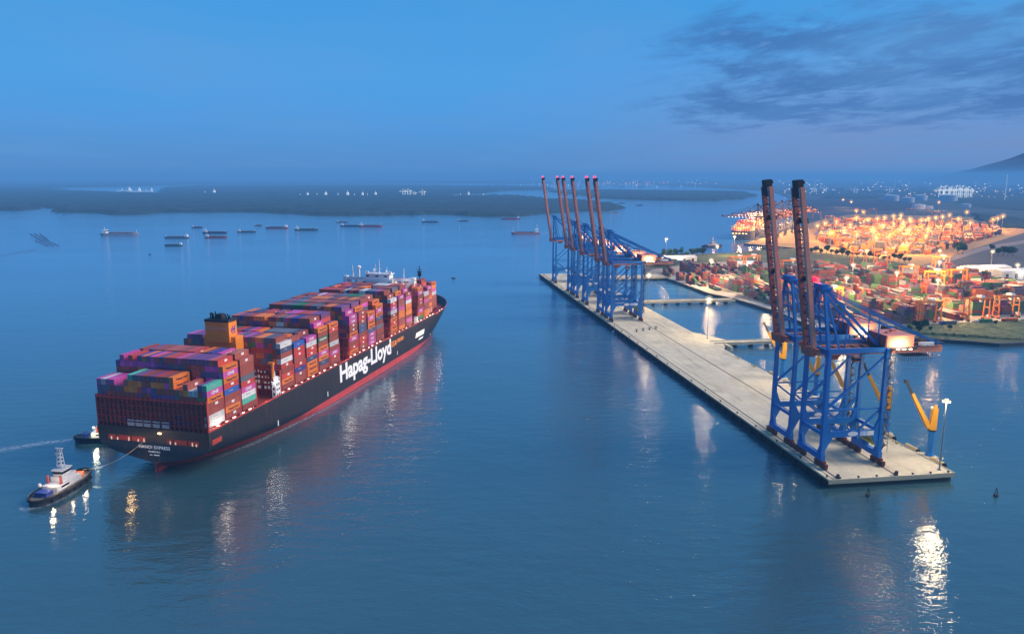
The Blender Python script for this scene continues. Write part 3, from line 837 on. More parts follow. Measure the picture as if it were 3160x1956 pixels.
# ------------------------------------------------------------------ the pier
PIER = empty('pier', QW(0, 0, 0), -QHD, 'long grey concrete pier carrying the blue harbour cranes along the open river', 'pier')
PL, PWD = 752.0, 63.0
b = MB(); b.box(0, PWD, 0, PL, 2.2, 4.0); b.build('pier_deck', M_CONC, PIER)
b = MB(); b.box(-.3, 0, 0.3, PL, 1.0, 3.55); b.build('side_strip', M_RUBBER, PIER)  # dark strip along the seaward side of the deck
b = MB(); b.box(1.2, PWD - 1.0, 1.2, PL - 1, -0.5, 2.2); b.build('pier_foundation', M_CONCD, PIER)
b = MB(); b.box(0.02, 0.5, 0.5, PL, 4.0, 4.35); b.box(0.5, PWD, 0.02, 0.45, 4.0, 4.3); b.box(PWD - 0.4, PWD, 0.5, 170, 4.0, 4.3); b.build('kerb', M_CONC, PIER)
for x in (5.2, 34.2):
    b = MB(); b.box(x - 0.45, x + 0.45, 1, PL - 4, 4.004, 4.03); b.build('crane_rail', mat('dark_rail_slot', rgb(62, 56, 50), .7), PIER)
b = MB(); b.box(2.6, 3.0, 1, PL - 4, 4.004, 4.02); b.build('cable_slot', M_DARK, PIER)
# paler worn concrete patches
M_WORN = mat('worn_pale_concrete', rgb(205, 194, 166), .85, var=.1, scale=.08)
for i in range(26):
    b = MB()
    s = rnd.uniform(5, 400); l = rnd.uniform(7, 50); a, c = rnd.uniform(1.5, 5), rnd.uniform(6, 22)
    n = 12; pts = [(l + a * math.cos(2 * PI * k / n) * rnd.uniform(.7, 1.2), s + c * math.sin(2 * PI * k / n) * rnd.uniform(.7, 1.2)) for k in range(n)]
    b.poly(pts, 4.0045 + i * 0.0004, 4.0045 + i * 0.0004)
    b.build('worn_patch', M_WORN, PIER)
M_TYRE = mat('tyre_mark', rgb(170, 159, 132), .9, var=.2)
for i in range(11):
    b = MB(); s = rnd.uniform(60, 360); l = rnd.uniform(9, 30) if i % 2 else rnd.uniform(38, 58); n = 14; Ln = rnd.uniform(30, 110); am = rnd.uniform(-5, 5); P_ = []
    for k in range(n + 1):
        u = k / n; x = l + am * (3 * u * u - 2 * u ** 3); P_ += [(x, s + Ln * u, 4.02 + i * .0008), (x + .5, s + Ln * u, 4.02 + i * .0008)]
    b.quad(P_, [(2 * k, 2 * k + 1, 2 * k + 3, 2 * k + 2) for k in range(n)]); b.build('tyre_mark', M_TYRE, PIER)
fm = MB(); fm.box(-.85, -0.32, -.9, .9, 0.6, 3.3); fm.box(-1.15, -.85, -1.2, 1.2, 0.3, 3.5); FEN = fm.mesh('fender', M_RUBBER)
for i in range(62):
    o = bpy.data.objects.new('fender', FEN); COL.objects.link(o); o.parent = PIER; o.location = (0, 6 + i * 12.0, 0)
bm_ = MB(); bm_.cyl((0, 0, 4.0), (0, 0, 4.7), .35, .3, 8); bm_.box(-.5, .5, -.35, .35, 4.7, 5.0); BOL = bm_.mesh('bollard', M_BLACK)
for i in range(31):
    o = bpy.data.objects.new('bollard', BOL); COL.objects.link(o); o.parent = PIER; o.location = (1.4, 4 + i * 24.0, 0)
for i in range(7):
    o = bpy.data.objects.new('bollard', BOL); COL.objects.link(o); o.parent = PIER; o.location = (6 + i * 9.0, 0.9, 0)
for x in (5.2, 34.2):
    b = MB(); b.box(x - .5, x + .5, .9, 1.9, 4, 6.2); b.beam((x, 3.4, 4.1), (x, 1.8, 6.0), .3); b.build('rail_buffer', M_DARK, PIER)

# three causeways from the pier to the yard
for nm, s0, s1, l1, lab in (('causeway', 281, 290, 196, 'concrete access bridge from the pier middle to the yard, nearest the camera'),
                            ('causeway', 492, 503, 176, 'concrete access bridge joining the pier behind the row of far cranes'),
                            ('causeway', 690, 716, 170, 'wide concrete access bridge at the far end of the pier')):
    o = empty(nm, QW(PWD, s0, 0), -QHD, lab, 'access bridge')
    b = MB(); b.box(0.02, l1 - PWD, 0, s1 - s0, 2.4, 4.0); b.build('roadway', M_CONC, o)
    b = MB(); b.box(0.02, l1 - PWD, 0, .35, 4.0, 4.8); b.box(0.02, l1 - PWD, s1 - s0 - .35, s1 - s0, 4.0, 4.8); b.build('parapet', M_CONC, o)
    b = MB()
    x = 6.0
    while x < l1 - PWD:
        b.box(x - .6, x + .6, 1, s1 - s0 - 1, -1, 2.4); x += 14
    b.build('pier_support', M_CONCD, o)
# the splayed corners where the near causeway meets the pier
b = MB(); b.poly([(PWD + .02, 262), (PWD + 11, 280.98), (PWD + .02, 280.98)], 2.2, 4.0); b.poly([(PWD + .02, 290.02), (PWD + 18, 290.02), (PWD + .02, 330)], 2.2, 4.0)
b.build('corner_slab', M_CONC, PIER)
b = MB(); b.box(PWD + 6, PWD + 8, 262, 276, 2, 5.2); b.build('end_wall', M_CONC, PIER)

# rear edge: fender drums, ropes and small gear
dm = MB(); dm.cyl((0, -4.4, 0), (0, 4.4, 0), 1.45, 1.45, 14); ME_DR = dm.mesh('mooring_drum', M_TAN, smooth=False)
dm = MB(); dm.cyl((0, -4.75, 0), (0, -4.4, 0), 1.2, 1.5, 14); ME_DC = dm.mesh('drum_cap', M_RUBBER)
dm = MB(); dm.cyl((0, 4.4, 0), (0, 4.75, 0), 1.5, 1.2, 14); ME_DC2 = dm.mesh('drum_cap', M_RUBBER)
drs = [14, 33, 52, 74, 95, 118, 138, 160, 182]
for i, s in enumerate(drs):
    o = bpy.data.objects.new('mooring_drum', ME_DR); COL.objects.link(o); o.location = QW(64.6, s, 3.9); o.rotation_euler = (0, 0, -QHD)
    tag(o, f'tan cylindrical fender drum on the rear pier edge, {ORD[i]} from the near end', 'fender drum', 'fender drums along the rear edge')
    for mm in (ME_DC, ME_DC2):
        q = bpy.data.objects.new('drum_cap', mm); COL.objects.link(q); q.parent = o
M_ROPE = mat('yellow_green_rope', rgb(176, 160, 88), .9)
for i, s in enumerate((42, 84, 128, 170, 205, 232)):
    b = MB()
    for k in range(9):
        a = Vector((rnd.uniform(-1.2, 1), rnd.uniform(-5, 5), 0.1)); c = a + Vector((rnd.uniform(-1, 1), rnd.uniform(-2.5, 2.5), rnd.uniform(0, .7)))
        b.cyl(a, c, .14, .14, 5)
    b.box(-.7, .3, -2.2, -1.0, 0, 1.1)
    o = b.build('rope_pile', M_ROPE, None, loc=QW(61.4, s, 4.0), rz=-QHD)
    tag(o, f'tangle of yellowish mooring rope on the rear pier edge, {ORD[i]} from the near end', 'rope', 'rope piles on the pier')
for i in range(4):
    p = QW(14.5 + i * 7, 338 + i * 3.2, 4.0)
    b = MB(); b.box(-.8, .8, -.8, .8, 0, .5); b.cyl((0, 0, .5), (0, 0, 1.8), .35, .35, 8); b.box(-1.4, 1.4, -.3, .3, 1.8, 2.3)
    o = b.build('mooring_hook', M_BLACK, None, loc=p, rz=-QHD)
    tag(o, f'small dark quick release hook unit on the bare pier, {ORD[i]} of four from the water', 'mooring hook', 'four hook units in a row')

# ------------------------------------------------------------------ ship to shore cranes
# crane frame: x towards the land, y along the pier, z up, origin under the seaward rail at the crane centre
def make_crane(name, boom_up=True, palette=None, label='', full=True):
    bl, te, td = palette or (M_BLUE, M_TERRA, M_TERRAD)
    C = empty(name, (0, 0, 0)); tag(C, label, 'harbour crane')
    G = 29.0; Y = 9.6
    for x in (0, G):
        for sy in (-1, 1):
            b = MB()
            y = sy * Y
            b.box(x - .8, x + .8, y - 3.0, y + 3.0, 2.8, 3.6)
            for k in (-1, 1):
                b.box(x - .7, x + .7, y + k * 2.7 - 2.3, y + k * 2.7 + 2.3, 1.7, 2.8)
                for q in (-1.65, -.55, .55, 1.65): b.cyl((x - .45, y + k * 2.7 + q, .62), (x + .45, y + k * 2.7 + q, .62), .55, .55, 8); b.box(x - .8, x + .8, y + k * 2.7 + q - .4, y + k * 2.7 + q + .4, .6, 1.75)
            b.build('bogie', M_BOGIE, C)
        b = MB(); b.box(x - 1.05, x + 1.05, -Y - 1.6, Y + 1.6, 3.6, 6.4); b.build('sill_beam', bl, C)
        for sy in (-1, 1):
            b = MB()
            b.beam((x, sy * Y, 6.4), (x, sy * Y, 57.0), 2.2, 1.9, 1.8, 1.6)
            # splayed haunches around the portal beam
            d = 1 if x == 0 else -1
            y0, y1 = sy * Y - .8, sy * Y + .8
            for (za, zb, w) in ((14.6, 8.0, 3.6), (17.4, 23.5, 2.6)):
                b.quad([(x + d * .9, y0, za), (x + d * (.9 + w), y0, za), (x + d * .9, y0, zb), (x + d * .9, y1, za), (x + d * (.9 + w), y1, za), (x + d * .9, y1, zb)],
                       [(0, 1, 2), (3, 5, 4), (0, 3, 4, 1), (1, 4, 5, 2), (2, 5, 3, 0)])
            # haunches along the pier
            for (za, zb, w) in ((6.4, 11.5, 2.2),):
                yy = sy * (Y - .9); yb = sy * (Y - .9 - w)
                b.quad([(x - .7, yy, za), (x - .7, yb, za), (x - .7, yy, zb), (x + .7, yy, za), (x + .7, yb, za), (x + .7, yy, zb)],
                       [(0, 1, 2), (3, 5, 4), (0, 3, 4, 1), (1, 4, 5, 2), (2, 5, 3, 0)])
            b.build('leg', bl, C)
        b = MB(); b.box(x - .9, x + .9, -Y + .9, Y - .9, 54.0, 56.6); b.build('cross_beam', bl, C)
        b = MB(); b.box(x - .6, x + .6, -Y + .9, Y - .9, 15.4, 17.0); b.build('cross_beam', bl, C)
    for sy in (-1, 1):
        y = sy * Y
        b = MB(); b.box(.9, G - .9, y - .75, y + .75, 14.6, 17.4); b.box(3, G - 2, y + sy * .9 - .05, y + sy * .9 + .05, 18.3, 18.45)
        for k in range(9): b.box(3 + k * 3, 3.12 + k * 3, y + sy * .85, y + sy * .95, 17.4, 18.4)
        b.build('portal_beam', bl, C)
        b = MB()
        b.box(.9, G - .9, y - .35, y + .35, 27.5, 28.2)
        b.build('tie_bar', bl, C)
        for a, c in (((.9, y, 28.6), (G - .9, y, 53)), ((.9, y, 27.2), (13.5, y, 17.6)), ((G - .9, y, 27.2), (17.5, y, 17.6))):
            MB().beam(a, c, .85, .85).build('brace', bl, C)
        b = MB(); b.box(1, G - 1, y - .6, y + .6, 55.0, 57.2); b.build('upper_beam', bl, C)
    # girder
    for sy in (-1, 1):
        b = MB(); b.box(-3.5, 61.2, sy * 3.6 - .65, sy * 3.6 + .65, 52.9, 56.0)
        for k in range(27): b.box(-3 + k * 2.4, -2.7 + k * 2.4, sy * 3.6 + sy * .65, sy * 3.6 + sy * .8, 53.2, 56.0) if sy > 0 else None
        b.build('girder', te, C)
    b = MB()
    for k in range(13): b.box(-2 + k * 5, -1.4 + k * 5, -2.95, 2.95, 55.0, 55.8)
    for sy in (-1, 1):
        b.box(-3, 61, sy * 4.9 - .5, sy * 4.9 + .5, 56.02, 56.1); b.box(-3, 61, sy * 5.4, sy * 5.45, 57.05, 57.12)
        for k in range(27): b.box(-3 + k * 2.4, -2.92 + k * 2.4, sy * 5.4, sy * 5.45, 56.1, 57.1)
    b.build('walkway', M_DARK, C)
    # machinery house
    H = MB(); H.box(28.6, 42.2, -9.4, 5.4, 57.0, 62.2); h = H.build('machinery_house', te, C)
    b = MB(); b.box(28.3, 42.5, -9.7, 5.7, 62.2, 62.55); b.box(32, 34, -4, -2, 62.55, 63.3); b.box(37, 39.5, 0, 2.2, 62.55, 63.6); b.build('house_roof', te, h)
    b = MB(); b.box(28.1, 28.55, -9.3, 5.3, 57.2, 62.0); b.build('shaded_wall', td, h)  # waterside wall: its unlit look is put into a darker colour
    b = MB(); b.box(26, 44, -9.8, 6, 56.3, 57.0)
    for k in range(14): b.box(30 + k * .95, 30.5 + k * .95, -10.9, -9.8, 55.9, 56.5)
    b.build('house_platform', M_DARK, C)
    if full:
        b = MB()
        n = 24
        pts = [(35.4 + 3.3 * math.cos(2 * PI * i / n), -9.47, 59.7 + .75 * math.sin(2 * PI * i / n)) for i in range(n)]
        b.quad(pts, [tuple(range(n))]); b.build('house_emblem', mat('blue_white_emblem', rgb(90, 150, 215), .5), h)
        b = MB()
        for k in range(3): b.box(32 + k * 3.2, 33.2 + k * 3.2, -12.2, -11.8, 56.4, 56.7)
        b.build('flood_lamp', emis('crane_flood_lamp', (1, .85, .6, 1), 12), C)
        # banners on the near portal beam
        b = MB(); n = 20; pts = [(14.6 + 2.6 * math.cos(2 * PI * i / n), -Y - .80, 16.0 + 1.15 * math.sin(2 * PI * i / n)) for i in range(n)]
        b.quad(pts, [tuple(range(n))]); b.build('beam_emblem', M_MARKW, C)
        MB().box(18.2, 21.6, -Y - .86, -Y - .78, 14.9, 17.1).build('banner', mat('pale_blue_banner', rgb(190, 210, 235), .6), C)
        MB().box(21.9, 25.2, -Y - .86, -Y - .78, 14.9, 17.1).build('banner', M_MARKW, C)
        # yellow panel hung inside the landside frame
        b = MB(); b.box(G - 1.2, G - 1.1, -7.6, 7.2, 8.6, 14.2); b.build('yellow_panel', M_YELP, C)
        b = MB(); b.box(G - 1.28, G - 1.2, -5.6, 5.0, 9.6, 11.0); b.build('panel_stripe', mat('ochre_stripe', rgb(176, 128, 44), .6, var=.5, scale=1.2), C)
    # A frame
    for sy in (-1, 1):
        y = sy * Y
        MB().beam((0, sy * 8.6, 57.1), (-1.2, sy * 3.6, 84), 1.5, 1.5, 1.1, 1.1).build('frame_post', bl, C)
        MB().beam((5.6, sy * 8.2, 57.0), (-.6, sy * 3.2, 83.6), .8, .8).build('frame_post', bl, C)
        MB().beam((-.4, sy * 3.4, 84), (27.0, sy * 4.8, 57.2), 1.1, 1.1).build('frame_strut', bl, C)
        MB().beam((-.4, sy * 3.9, 84.4), (59.4, sy * 3.9, 57.0), .5, .5).build('back_stay', bl, C)
        MB().beam((.6, sy * 3.0, 83.0), (60.2, sy * 3.0, 56.2), .35, .35).build('back_stay', bl, C)
        MB().beam((27.5, sy * 4.2, 56), (27.5, sy * 3.9, 71.3), .45).build('stay_post', bl, C)
        MB().beam((10.5, sy * 4.2, 56), (12.0, sy * 4.1, 71.5), .45).build('stay_post', bl, C)
    b = MB()
    for z in (64, 71, 78): w = 8.6 - 5 * (z - 57) / 27; MB().box(-1.2, -.4, -w, w, z - .4, z + .4).build('frame_tie', bl, C)
    b.box(-3, 2.4, -4.6, 4.6, 84.0, 85.0); b.box(-2.6, .6, -3.6, 3.6, 85, 86.4)
    b.build('apex_head', bl, C)
    b = MB()
    for k in range(7):
        y = -2.6 if k % 2 else 2.6
        b.beam((-2.0, -y, 57.5 + k * 3.7), (-2.0, y, 61.2 + k * 3.7), .3)
    b.build('frame_ladder', bl, C)
    # boom
    B = empty('boom', (-4.2, 0, 55.4)); B.parent = C
    L = 76.0
    for sy in (-1, 1):
        b = MB(); b.box(-L, 0, sy * 3.5 - .8, sy * 3.5 + .8, -1.0, 1.0); b.build('boom_girder', te if sy < 0 else td, B)  # near girder lighter, far one darker: light and shade put into the colour
    b = MB()
    n = 19
    for k in range(n):
        x = -2 - k * 3.85
        b.box(x - .2, x + .2, -2.8, 2.8, -.2, .2)
        if k < n - 1: b.beam((x, -2.8 if k % 2 else 2.8, 0), (x - 3.85, 2.8 if k % 2 else -2.8, 0), .22)
    b.build('boom_lattice', M_DARK, B)
    b = MB()
    b.box(-L, 0, 4.0, 4.9, -.9, -.8); b.box(-L, 0, 4.86, 4.92, .2, .3)
    for k in range(30): b.box(-1 - k * 2.55, -.9 - k * 2.55, 4.84, 4.92, -.8, .25)
    b.build('boom_walkway', td, B)
    b = MB(); b.box(-L - 3.4, -L + .4, -2.3, 2.3, -1.5, 1.5); b.box(-L + .4, -L + 4, -2.8, 2.8, -1.5, -1.3)
    b.cyl((-L - 2, -1.6, 1.6), (-L - 2, 1.6, 1.6), 1.0, 1.0, 10)
    for k in range(6): b.box(-L + 1 + k * 1.5, -L + 1.15 + k * 1.5, -3.9, 3.9, -1.7, -1.5)
    b.build('boom_head', M_BLACK, B)
    for q in (.2, .56): MB().box(-L * (1 - q) - 1.2, -L * (1 - q) + 1.2, -4.2, 4.2, .86, 1.5).build('boom_bracket', M_BLACK, B)
    b = MB()
    for y in (-1.5, 1.5): b.box(-L + 2, -2, y - .07, y + .07, .9, 1.02)
    b.build('hoist_rope', bl, B)
    b = MB(); b.box(-1.4, 2.6, -4.6, 4.6, -2.2, -.2); b.cyl((0, -4.8, 0), (0, 4.8, 0), .9, .9, 10); b.build('boom_hinge', td, B)
    if boom_up:
        B.rotation_euler = (0, R(81.3), 0)
        for sy in (-1, 1): MB().beam((-1, sy * 3.9, 85), (-8.2, sy * 3.1, 88), .3).build('boom_latch', bl, C)
    else:
        for sy in (-1, 1):
            MB().beam((-1.2, sy * 3.4, 84.4), (-36, sy * 3.1, 57), .5).build('fore_stay', bl, C)
            MB().beam((-1.2, sy * 3.2, 84.4), (-72, sy * 3.1, 57), .5).build('fore_stay', bl, C)
    # trolley, cab, festoon, stairs
    b = MB(); b.box(4, 10, -2.8, 2.8, 51.6, 53.4); b.box(5, 9, -2.9, 2.9, 50.4, 51.6); b.build('trolley', td, C)
    b = MB(); b.box(14.5, 17.2, -7.2, -4.4, 49.8, 52.6); cb = b.build('operator_cab', te, C)
    b = MB(); b.box(14.45, 17.25, -7.25, -4.35, 50.6, 51.6); b.build('cab_window', M_GLASS, cb)
    b = MB()
    for k in range(20):
        x = 38 + k * .95
        for y in (-4.6, 4.6): b.box(x - .06, x + .06, y - .1, y + .1, 52.6 - 2.6 - 1.6 * abs(math.sin(k * 1.3)), 52.6)
    b.box(43, 56, -2.5, 2.5, 50.6, 51.0)
    for k in range(12): b.beam((43.5 + k, -2.4, 50.8), (44.1 + k, -1.6, 52.8), .15); b.beam((43.5 + k, 2.4, 50.8), (44.1 + k, 1.6, 52.8), .15)
    b.build('festoon', M_DARK, C)
    b = MB(); b.box(53.5, 59.0, -3, 3, 56.1, 58.6); b.box(59, 63.4, -2.6, 2.6, 56.8, 57.1); b.box(61.2, 62.6, -2, -1, 53, 54.4); b.build('tail_gear', M_DARK, C)
    b = MB(); b.box(49, 56, -5.2, -3.2, 56.2, 57.8); b.build('cable_reel', M_WHITE, C)
    b = MB()
    x0 = G + 1.9
    for k in range(15):
        z = 6.4 + k * 3.35; s1 = 1 if k % 2 else -1
        b.beam((x0, -Y - 1.3 * s1, z), (x0, -Y + 1.3 * s1, z + 3.3), .8, .18)
        b.box(x0 - .8, x0 + 1.3, -Y - 1.9, -Y + 1.9, z + 3.25, z + 3.35)
        b.beam((x0 + 1.2, -Y - 1.5 * s1, z + 1), (x0 + 1.2, -Y + 1.5 * s1, z + 4.2), .1)
        for (dx, dy) in ((1.25, -1.8), (1.25, 1.8)): b.box(x0 + dx - .07, x0 + dx + .07, -Y + dy - .07, -Y + dy + .07, z, z + 3.4)
    b.build('staircase', M_DARK if boom_up else bl, C)
    b = MB(); b.box(G - 1, G + 2.6, 2, 5.4, 3.7, 9); b.build('electrical_house', bl, C)
    b = MB(); b.cyl((G + 2.2, -1.2, 9.5), (G + 2.2, 1.2, 9.5), 2.4, 2.4, 16); b.build('cable_drum', bl, C)
    return C

CR = make_crane('harbour_crane', True, label='blue harbour crane with raised brown boom nearest the end of the pier')
CR.location = QW(5.2, 25.6, 4.0); CR.rotation_euler = (0, 0, -QHD)
cranes = [CR]
for s, lab in ((55.6, 'blue harbour crane with raised brown boom, second from the near end of the pier'),
               (398.2, 'blue harbour crane with raised boom nearest to the camera in the far group of six'),
               (430.0, 'blue harbour crane with raised boom, second in the far group of six'),
               (495.8, 'blue harbour crane with raised boom, third in the far group of six'),
               (543.0, 'blue harbour crane with raised boom, fourth in the far group of six'),
               (574.0, 'blue harbour crane with raised boom, fifth in the far group of six'),
               (667.5, 'blue harbour crane with raised boom standing alone towards the far pier end')):
    c = copy_tree(CR); c.location = QW(5.2, s, 4.0); c['label'] = lab; cranes.append(c)
for c in cranes: c['group'] = 'raised boom cranes on the pier'

for s in (23, 58.5, 97, 130, 173):
    b = MB(); b.poly([(PWD + .02, s - 6), (PWD + 6.5, s - 3), (PWD + 6.5, s + 3), (PWD + .02, s + 6)], 2.4, 4.0); b.box(PWD + 2, PWD + 5.5, s - 2, s + 2, -1, 2.4); b.build('jib_platform', M_CONC, PIER)
# ------------------------------------------------------------------ yellow slewing jib cranes on blue pedestals
def make_jib(ang, elev, length, label):
    J = empty('jib_crane', (0, 0, 0)); tag(J, label, 'jib crane', 'yellow jib cranes along the rear pier edge')
    b = MB(); b.cyl((0, 0, 0), (0, 0, .4), 2.2, 2.2, 16); b.cyl((0, 0, .4), (0, 0, 2.4), 2.0, 1.5, 16); b.cyl((0, 0, 2.4), (0, 0, 12.8), 1.5, 1.5, 16); b.build('pedestal', M_BLUE, J, smooth=False)
    T_ = empty('slewing_head', (0, 0, 12.8), ang); T_.parent = J
    b = MB(); b.cyl((0, 0, -.1), (0, 0, .5), 1.9, 1.9, 16); b.build('slew_ring', M_BLACK, T_)
    b = MB()
    b.quad([(-1.5, -1.3, .5), (1.7, -1.3, .5), (1.7, 1.3, .5), (-1.5, 1.3, .5), (-1.6, -1.1, 11.4), (.7, -1.1, 12.2), (.7, 1.1, 12.2), (-1.6, 1.1, 11.4)],
           [(0, 3, 2, 1), (4, 5, 6, 7), (0, 1, 5, 4), (1, 2, 6, 5), (2, 3, 7, 6), (3, 0, 4, 7)])
    b.cyl((-.6, 0, 11.4), (-.6, 0, 12.9), .8, .6, 10)
    b.build('tower', M_YEL, T_)
    b = MB(); b.ball((1.1, 0, 11.6), .8); b.build('winch_cover', M_WHITE, T_)
    dx, dz = math.cos(elev), math.sin(elev)
    b = MB()
    for sy in (-1, 1):
        b.beam((1.9, sy * 1.1, 1.6), (1.9 + dx * length * .75, sy * .8, 1.6 + dz * length * .75), .6, 2.0, .5, 1.4)
    for k in range(7):
        q = .06 + .11 * k; b.beam((1.9 + dx * length * q, -1.0, 1.6 + dz * length * q), (1.9 + dx * length * q, 1.0, 1.6 + dz * length * q), .4, 1.2)
    b.beam((2.6, 0, 2.6), (1.9 + dx * length * .42, 0, 1.9 + dz * length * .42), 1.8, .4, 1.4, .4)
    b.build('jib_arm', M_YEL, T_)
    b = MB(); b.beam((1.9 + dx * length * .74, 0, 1.6 + dz * length * .74), (1.9 + dx * length, 0, 1.6 + dz * length), .9, 1.2, .7, .8)
    b.box(1.2 + dx * length, 2.9 + dx * length, -.7, .7, 1.0 + dz * length, 2.4 + dz * length); b.build('jib_tip', M_BLACK, T_)
    b = MB(); b.beam((.6, 0, 12.2), (1.9 + dx * length * .98, 0, 2.2 + dz * length * .98), .12); b.build('luffing_rope', M_DARK, T_)
    return J
JL = 26.0
for i, (l, s, ang, lab) in enumerate(((66.8, 23, 2.93, 'yellow jib crane on a blue pedestal nearest the end of the pier'),
                                 (66.8, 58.5, 2.93, 'yellow jib crane behind the first crane leg, second from the pier end'),
                                 (66.8, 97, 2.93, 'yellow jib crane on a blue pedestal between the crane legs, third from the pier end'),
                                 (66.8, 130, 2.93, 'yellow jib crane seen between the second crane legs, fourth from the pier end'),
                                 (66.8, 173, 2.93, 'yellow jib crane farthest from the pier end, in front of the basin'))):
    j = make_jib(ang, R(61.5), JL, lab); j.location = QW(l, s, 4.0); j.rotation_euler = (0, 0, -QHD)

# ------------------------------------------------------------------ floodlight masts
def glow_mat(name, col, st):
    m = bpy.data.materials.new(name); m.use_nodes = True; nt = m.node_tree; N, L = nt.nodes, nt.links
    N.remove(N['Principled BSDF']); em = N.new('ShaderNodeEmission'); em.inputs['Color'].default_value = col; em.inputs['Strength'].default_value = st
    L.new(em.outputs[0], N['Material Output'].inputs['Volume']); return m
def glow(parent, p, r, m):
    b = MB(); b.ball((0, 0, 0), r, 14, 9); o = b.build('lamp_glow', m, parent); o.location = p; return o
G_WARM = glow_mat('warm_air_glow', (1, .80, .42, 1), .06); G_ORG = glow_mat('orange_air_glow', (1, .42, .10, 1), .045); G_RED = glow_mat('red_air_glow', (1, 0, .02, 1), .09)
def make_mast(name, h, em, r=.28, heads=6, ring=1.5):
    M_ = empty(name, (0, 0, 0))
    b = MB(); b.cyl((0, 0, 0), (0, 0, h), r * 1.3, r * .7, 8); b.box(-.6, .6, -.6, .6, 0, .5); b.build('pole', M_GREY, M_)
    b = MB()
    b.cyl((0, 0, h - .1), (0, 0, h + .15), ring + .1, ring + .1, 12)
    b.build('lamp_ring', M_DARK, M_)
    b = MB()
    for k in range(heads):
        a = 2 * PI * k / heads
        b.ball((ring * math.cos(a), ring * math.sin(a), h - .45), .5, 6, 4)
    b.ball((0, 0, h + .1), .6 + ring * .25, 8, 5, .6)
    b.build('lamp_head', em, M_)
    glow(M_, (0, 0, h - .3), 3.6 if em is E_WARM else 8.0, G_WARM if em is E_WARM else G_ORG)
    return M_
def lamp_at(proto, p, label, group, power, col, rad=1.5, h=34):
    c = copy_tree(proto); c.location = p; tag(c, label, 'floodlight mast', group)
    light('mast_light', (0, 0, h - 1.8), power, col, rad, c)
    return c
MAST = make_mast('floodlight_mast', 34.0, E_WARM)

WARM = (1, .77, .44)
first = True
for (l, s, lab, pw) in ((58.2, 4.5, 'tall floodlight mast at the near corner of the pier beside the jib crane', 26000),
                   (60.8, 151, 'thin floodlight mast on the rear pier edge behind the second harbour crane', 30000),
                   (66, 303, 'floodlight mast where the near access bridge joins the pier', 44000),
                   (66, 465, 'floodlight mast on the rear pier edge behind the far cranes', 44000),
                   (60, 640, 'floodlight mast near the far end of the pier beside the last crane', 48000)):
    m_ = lamp_at(MAST, QW(l, s, 4.0), lab, 'floodlight masts along the pier', pw, WARM)
    if s < 200:
        for c_ in list(m_.children):
            if c_.name.startswith('lamp_glow'): bpy.data.objects.remove(c_)
for i, c in enumerate(cranes):
    light('house_light', (35.2, -13.0, 57.6), 7000, (1, .78, .46), .4, c)
    # aviation beacons
    if i >= 2:
        b = MB(); b.ball((0, 0, 0), .8, 8, 5)
        o = b.build('beacon', E_RED, c); o.location = (-16.5, 0, 134.6); glow(c, (-16.5, 0, 134.6), 2.3, G_RED)
    if i in (3, 5):
        b = MB(); b.ball((0, 0, 0), .8, 8, 5); o = b.build('beacon', E_RED, c); o.location = (0.6, 3, 87.6); glow(c, (.6, 3, 87.6), 2.0, G_RED)
    if i == 0:
        b = MB(); b.ball((0, 0, 0), 1.3, 8, 5); o = b.build('beacon', E_RED, c); o.location = (0.6, 8.4, 87.2); glow(c, (.6, 8.4, 87.2), 3.0, G_RED)
light('beacon_light', (1.5, 7, 89.5), 1500, (1, .05, .08), .5, cranes[0])
# ------------------------------------------------------------------ land, forests, yards
def inside(p, poly):
    x, y = p; c = False; n = len(poly)
    for i in range(n):
        x1, y1 = poly[i][0], poly[i][1]; x2, y2 = poly[(i + 1) % n][0], poly[(i + 1) % n][1]
        if (y1 > y) != (y2 > y) and x < (x2 - x1) * (y - y1) / (y2 - y1) + x1: c = not c
    return c
def Gp(lst, z=0): return [tuple(gnd(x, y, z)[:2]) for x, y in lst]
LE = Gp([(1990, 846), (2055, 858), (2185, 905), (2264, 921), (2385, 958)], 3) + [tuple(QW(190, 330)[:2]), tuple(QW(196, 268)[:2])] + \
     Gp([(2800, 1044), (2905, 1047), (3000, 1053), (3085, 1060), (3160, 1057), (3500, 1004), (4400, 760)], 3) + [(30000, 9000), (40000, 70000), (4000, 80000)] + \
     Gp([(2060, 552), (1960, 566), (2100, 574), (2380, 590), (2440, 612), (2474, 640)], 0) + [(479 + .5 * 760, 1576 + .866 * 760), (479, 1576)] + \
     Gp([(2447, 764), (2500, 776), (2454, 766), (2325, 772), (2285, 779), (2150, 783), (2045, 784), (2008, 792), (1985, 815)], 3)
M_LAND = mat('dark_wet_land', rgb(64, 72, 74), .9, var=.35, scale=.004)
b = MB(); b.poly(LE, -1, 3.0); struct(b.build('land', M_LAND))
def sheet(name, pts, z, m):
    b = MB(); b.poly(pts, z, z); return struct(b.build(name, m))
M_ASPH = mat('yard_asphalt', rgb(128, 124, 116), .85, var=.2, scale=.03)
M_ROAD = mat('pale_gravel_road', rgb(186, 176, 158), .9, var=.15, scale=.05)
M_GRASS = mat('grass', rgb(66, 80, 48), .95, var=.55, scale=.02)
M_SAND = mat('pale_apron_concrete', rgb(166, 128, 78), .9, var=.15, scale=.01)
YARD = Gp([(1998, 846), (2058, 857), (2187, 904), (2266, 920), (2387, 956)], 3) + [tuple(QW(191, 332)[:2]), tuple(QW(197, 272)[:2])] + Gp([(2780, 1022), (3160, 982), (3400, 950), (3400, 870), (3000, 838), (2850, 822), (2700, 834), (2450, 814), (2250, 806), (2120, 818), (2010, 832)], 3)
sheet('yard_paving', YARD, 3.05, M_ASPH)
